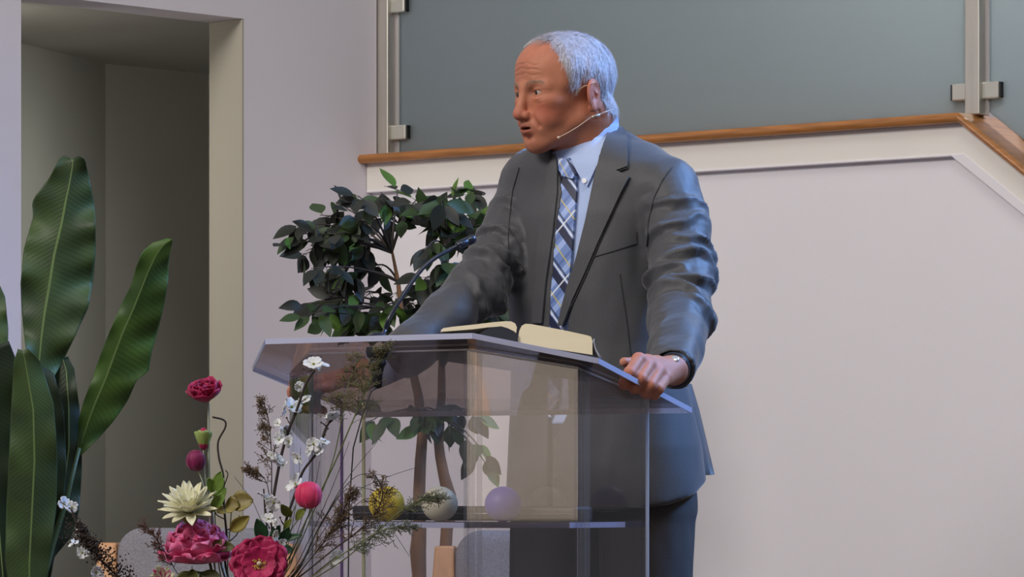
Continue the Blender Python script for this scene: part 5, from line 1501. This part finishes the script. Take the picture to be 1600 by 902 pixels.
for k in range(60):
    c = F(110 + rf.normal() * 8, 828 + rf.normal() * 10, 6.22) - o.location; q.sphere(c, .0011 + .0008 * rf.rand(), 5, 4)
q.build('seed_heads', mat('dark_seed', srgb(58, 44, 40), .8, var=.5, scale=90), o)

# feathery plumes
def plume(label, spine, rad, m_, n, L, droop, seed, w0=.3, stem=None, sidebias=0.0):
    r = np.random.RandomState(seed); o = flower('feathery_plume', label, 'dried plume', spine, rad, stem or M['stem_d']); base = o.location; P = bez(spine, 8); q = MB()
    for k in range(n):
        t = r.rand() * w0; i = min(len(P) - 2, int(t * (len(P) - 1))); p = P[i].lerp(P[i + 1], r.rand()) - base
        T = (P[max(i - 1, 0)] - P[i + 1]).normalized()
        sd = Vector((r.normal() + sidebias, r.normal() * .7, r.normal() * .4)); d = (T * .9 + sd * .7).normalized(); LL = L * r.uniform(.4, 1.1) * (.5 + t / w0 * .8)
        pts = [p + d * LL * s_ - up * droop * LL * s_ * s_ for s_ in np.linspace(0, 1, 6)]
        q.tube(pts, list(np.linspace(.0006, .00025, 6)), 3, cap=False)
        for j in range(9):
            s_ = r.uniform(.25, 1); c = p + d * LL * s_ - up * droop * LL * s_ * s_; dd = (d + Vector((r.normal(), r.normal(), r.normal())) * .7).normalized(); l2 = .004 + .006 * r.rand()
            q.tube([c, c + dd * l2], [.00055, .0004], 3, cap=False); 
            e = c + dd * l2; q.add([e + Vector((0, 0, .0012)), e + Vector((.0010, 0, 0)), e + Vector((0, .0010, 0)), e + Vector((-.0010, 0, 0)), e + Vector((0, 0, -.0012))], [(0, 1, 2), (0, 2, 3), (0, 3, 1), (4, 2, 1), (4, 3, 2), (4, 1, 3)])
    q.build('feathery_twigs', m_, o); return o
M['pl_b'] = mat('brown_plume', srgb(112, 88, 54), .8, col2=srgb(76, 58, 40), scale=40)
M['pl_o'] = mat('olive_plume', srgb(112, 104, 66), .8, col2=srgb(82, 74, 46), scale=40)
M['pl_g'] = mat('grey_green_plume', srgb(108, 112, 84), .8, col2=srgb(84, 82, 62), scale=40)
plume('tall olive brown plume overlapping the front of the lectern top', [F(606, 545, 6.33), F(588, 575, 6.33), F(570, 615, 6.33), F(548, 665, 6.32), F(520, 730, 6.32), F(480, 810, 6.31), F(440, 890, 6.3)], .0015, M['pl_o'], 70, .050, .35, 1, .50, M['stem_o'], -.5)
plume('olive plume hanging left of the tall one, behind the white blossoms', [F(560, 560, 6.36), F(545, 600, 6.36), F(535, 650, 6.35), F(520, 720, 6.34), F(490, 800, 6.33), F(440, 900, 6.31)], .0012, M['pl_o'], 45, .040, .4, 2, .45, M['stem_o'], -.9)
plume('dark brown plume curling up in front of the yellow ball', [F(586, 742, 6.24), F(598, 770, 6.24), F(588, 800, 6.24), F(560, 830, 6.25), F(520, 860, 6.26), F(470, 900, 6.28), F(420, 935, 6.29)], .0015, M['pl_b'], 60, .034, .1, 3, .62, M['stem_d'], .2)
plume('dense brown plume leaning right, below the dark brown curl', [F(548, 772, 6.26), F(536, 800, 6.26), F(515, 835, 6.27), F(480, 880, 6.28), F(440, 925, 6.29)], .0013, M['pl_b'], 80, .034, .1, 4, .7, M['stem_d'], .3)
plume('grey green plume spreading across the cream ball', [F(690, 776, 6.22), F(660, 780, 6.22), F(625, 800, 6.22), F(580, 840, 6.24), F(530, 880, 6.26), F(460, 925, 6.28)], .0011, M['pl_g'], 44, .034, .25, 5, .45, M['stem_o'], .3)
plume('grey green plume low in front of the right side of the arrangement', [F(640, 822, 6.23), F(600, 828, 6.23), F(560, 850, 6.24), F(510, 885, 6.26), F(450, 930, 6.28)], .0011, M['pl_g'], 50, .036, .3, 6, .6, M['stem_o'], .3)
plume('fine brown sprig left of the tallest blossom branch', [F(412, 628, 6.32), F(420, 660, 6.32), F(424, 710, 6.32), F(424, 780, 6.31), F(420, 880, 6.3)], .0011, M['pl_b'], 44, .026, -.1, 7, .62, M['stem_d'], -1.3)
plume('thin brown sprig rising left of the blossoms, beside the door jamb', [F(392, 735, 6.3), F(408, 742, 6.3), F(420, 770, 6.3), F(424, 860, 6.3)], .0009, M['pl_b'], 26, .028, 0, 8, .6, M['stem_d'], -.6)
plume('reddish fine sprig in front of the grey chair back', [F(226, 822, 6.27), F(250, 850, 6.27), F(270, 885, 6.28), F(300, 930, 6.29)], .0008, mat('reddish_plume', srgb(96, 66, 58), .8), 30, .030, 0, 9, .7, M['stem_d'], -.8)

# long grass blades
M['blade'] = mat('dark_grass_blade', srgb(52, 56, 44), .6)
BL = [([(500, 720), (486, 790), (462, 860), (440, 905)], .9, 'thin grass blade rising just right of the crimson bud'),
      ([(546, 690), (520, 760), (480, 850), (448, 905)], .9, 'thin grass blade ending beside the violet lectern edge'),
      ([(590, 690), (540, 752), (496, 830), (454, 905)], 1.2, 'long dark grass blade crossing the pale green lectern edge'),
      ([(610, 745), (556, 745), (506, 810), (456, 905)], 1.2, 'bent grass blade with its tip pointing level to the right, above the yellow ball'),
      ([(584, 766), (540, 766), (496, 830), (452, 905)], 1.3, 'thick arching grass blade ending left of the yellow ball'),
      ([(486, 730), (474, 800), (456, 860), (438, 905)], .8, 'thin upright grass blade directly above the crimson bud'),
      ([(640, 870), (600, 810), (570, 780), (500, 850), (452, 910)], .7, 'grass blade folded over and drooping below the yellow ball'),
      ([(470, 700), (462, 790), (448, 860), (434, 905)], .8, 'thin upright grass blade left of the crimson bud'),
      ([(660, 728), (600, 748), (540, 782), (470, 880)], .6, 'finest grass blade, reaching farthest right towards the tree trunk'),
      ([(366, 745), (385, 770), (402, 800), (425, 880)], .5, 'thin grass blade leaning left beside the yellow brown leaves')]
for gi, (pts, r, lb) in enumerate(BL):
    P = [F(x, y, 6.29 + .01 * math.sin(gi * 1.7)) for x, y in pts]
    o = empty('grass_blade', P[0]); tag(o, lb, 'grass blade', 'long grass blades')
    B = bez(P + down(P[-1])); q = MB(); q.tube([p - P[0] for p in B], list(np.linspace(.0004, .0013 * r, len(B))), 5); q.build('blade', M['blade'], o)
# twisted dark twig
o = flower('twisted_twig', 'curly dark brown twig right of the topmost magenta flower', 'twig', [F(332, 652), F(350, 657), F(352, 668), F(341, 690), F(342, 715), F(349, 745), F(350, 790), F(354, 840), F(352, 880, 6.31), F(358, 925, 6.31)], .0022, M['stem_d'])
q = MB()
for (a, b_, c) in (((350, 760), (356, 742), (352, 735)), ((352, 830), (366, 822), (374, 806)), ((352, 812), (340, 806), (336, 800)), ((354, 850), (368, 838), (372, 832)), ((350, 790), (346, 786), (340, 788))):
    q.tube(bez([F(*a) - o.location, F(*b_) - o.location, F(*c) - o.location], 4), .0010, 5)
q.build('side_twigs', M['stem_d'], o)
# foliage stems
def leafy(label, path, lv, m_, name='leaf_sprig', rad=.0013, sm=None):
    o = flower(name, label, 'leaf sprig', path, rad, sm or M['stem_o'])
    for (bx, by, ex, ey, w_, cupp) in lv:
        b = F(bx, by, 6.28) - o.location; e = F(ex, ey, 6.265) - o.location; q = MB()
        petal(q, b, e - b, Vector((rf.normal() * .3, -1, .3)), (e - b).length, w_ / 952, cupp, .1, .05, pointed=True, nu=10, nv=6); q.build('leaf', m_, o, solid=.0006)
        q = MB(); q.tube([o.matrix_world.inverted() @ Vector((0, 0, 0)) if False else b, b + (b - e) * .15], .0006, 4); q.build('leaf_stalk', M['stem_o'], o)
    return o
leafy('round yellow brown eucalyptus leaves right of the cream flower', [F(362, 792), F(360, 820), F(356, 870, 6.3), F(358, 925)], [(360, 786, 394, 782, 17, .3), (352, 790, 372, 790, 14, .3), (360, 830, 388, 808, 11, .5), (352, 796, 340, 800, 8, .4)], mat('yellow_brown_leaf', srgb(150, 138, 60), .5, col2=srgb(116, 100, 48), scale=30, trans=.2), 'eucalyptus_sprig')
leafy('lobed light green leaf behind the cream flower', [F(336, 770), F(336, 810), F(340, 870), F(346, 925)], [(334, 776, 344, 738, 10, .2), (336, 768, 348, 748, 9, .2), (334, 770, 326, 748, 8, .2), (338, 780, 352, 764, 8, .2), (330, 800, 350, 770, 9, .3)], mat('fresh_green_leaf', srgb(110, 140, 54), .5, trans=.2), 'green_sprig')
leafy('dark green pointed leaves above the open magenta flower', [F(432, 812), F(424, 850), F(412, 905)], [(414, 852, 402, 812, 11, .3), (430, 860, 452, 826, 9, .3), (424, 862, 456, 858, 12, .2), (428, 870, 440, 896, 12, .2), (432, 845, 470, 836, 6, .2), (425, 850, 436, 822, 9, .3)], M['leaf_d'], 'green_sprig')
leafy('yellow green leaves below the crimson bud', [F(462, 790), F(445, 830), F(424, 900)], [(462, 812, 476, 796, 8, .3), (455, 808, 440, 790, 8, .3), (444, 830, 454, 812, 6, .3)], M['leaf_y'], 'green_sprig')
leafy('dark olive leaves tucked around the base of the peony', [F(300, 892), F(312, 925)], [(306, 898, 272, 916, 14, .2), (312, 898, 346, 912, 15, .2), (330, 850, 366, 856, 10, .3), (300, 890, 300, 925, 16, .2)], mat('olive_leaf', srgb(92, 96, 44), .5, trans=.2), 'green_sprig')
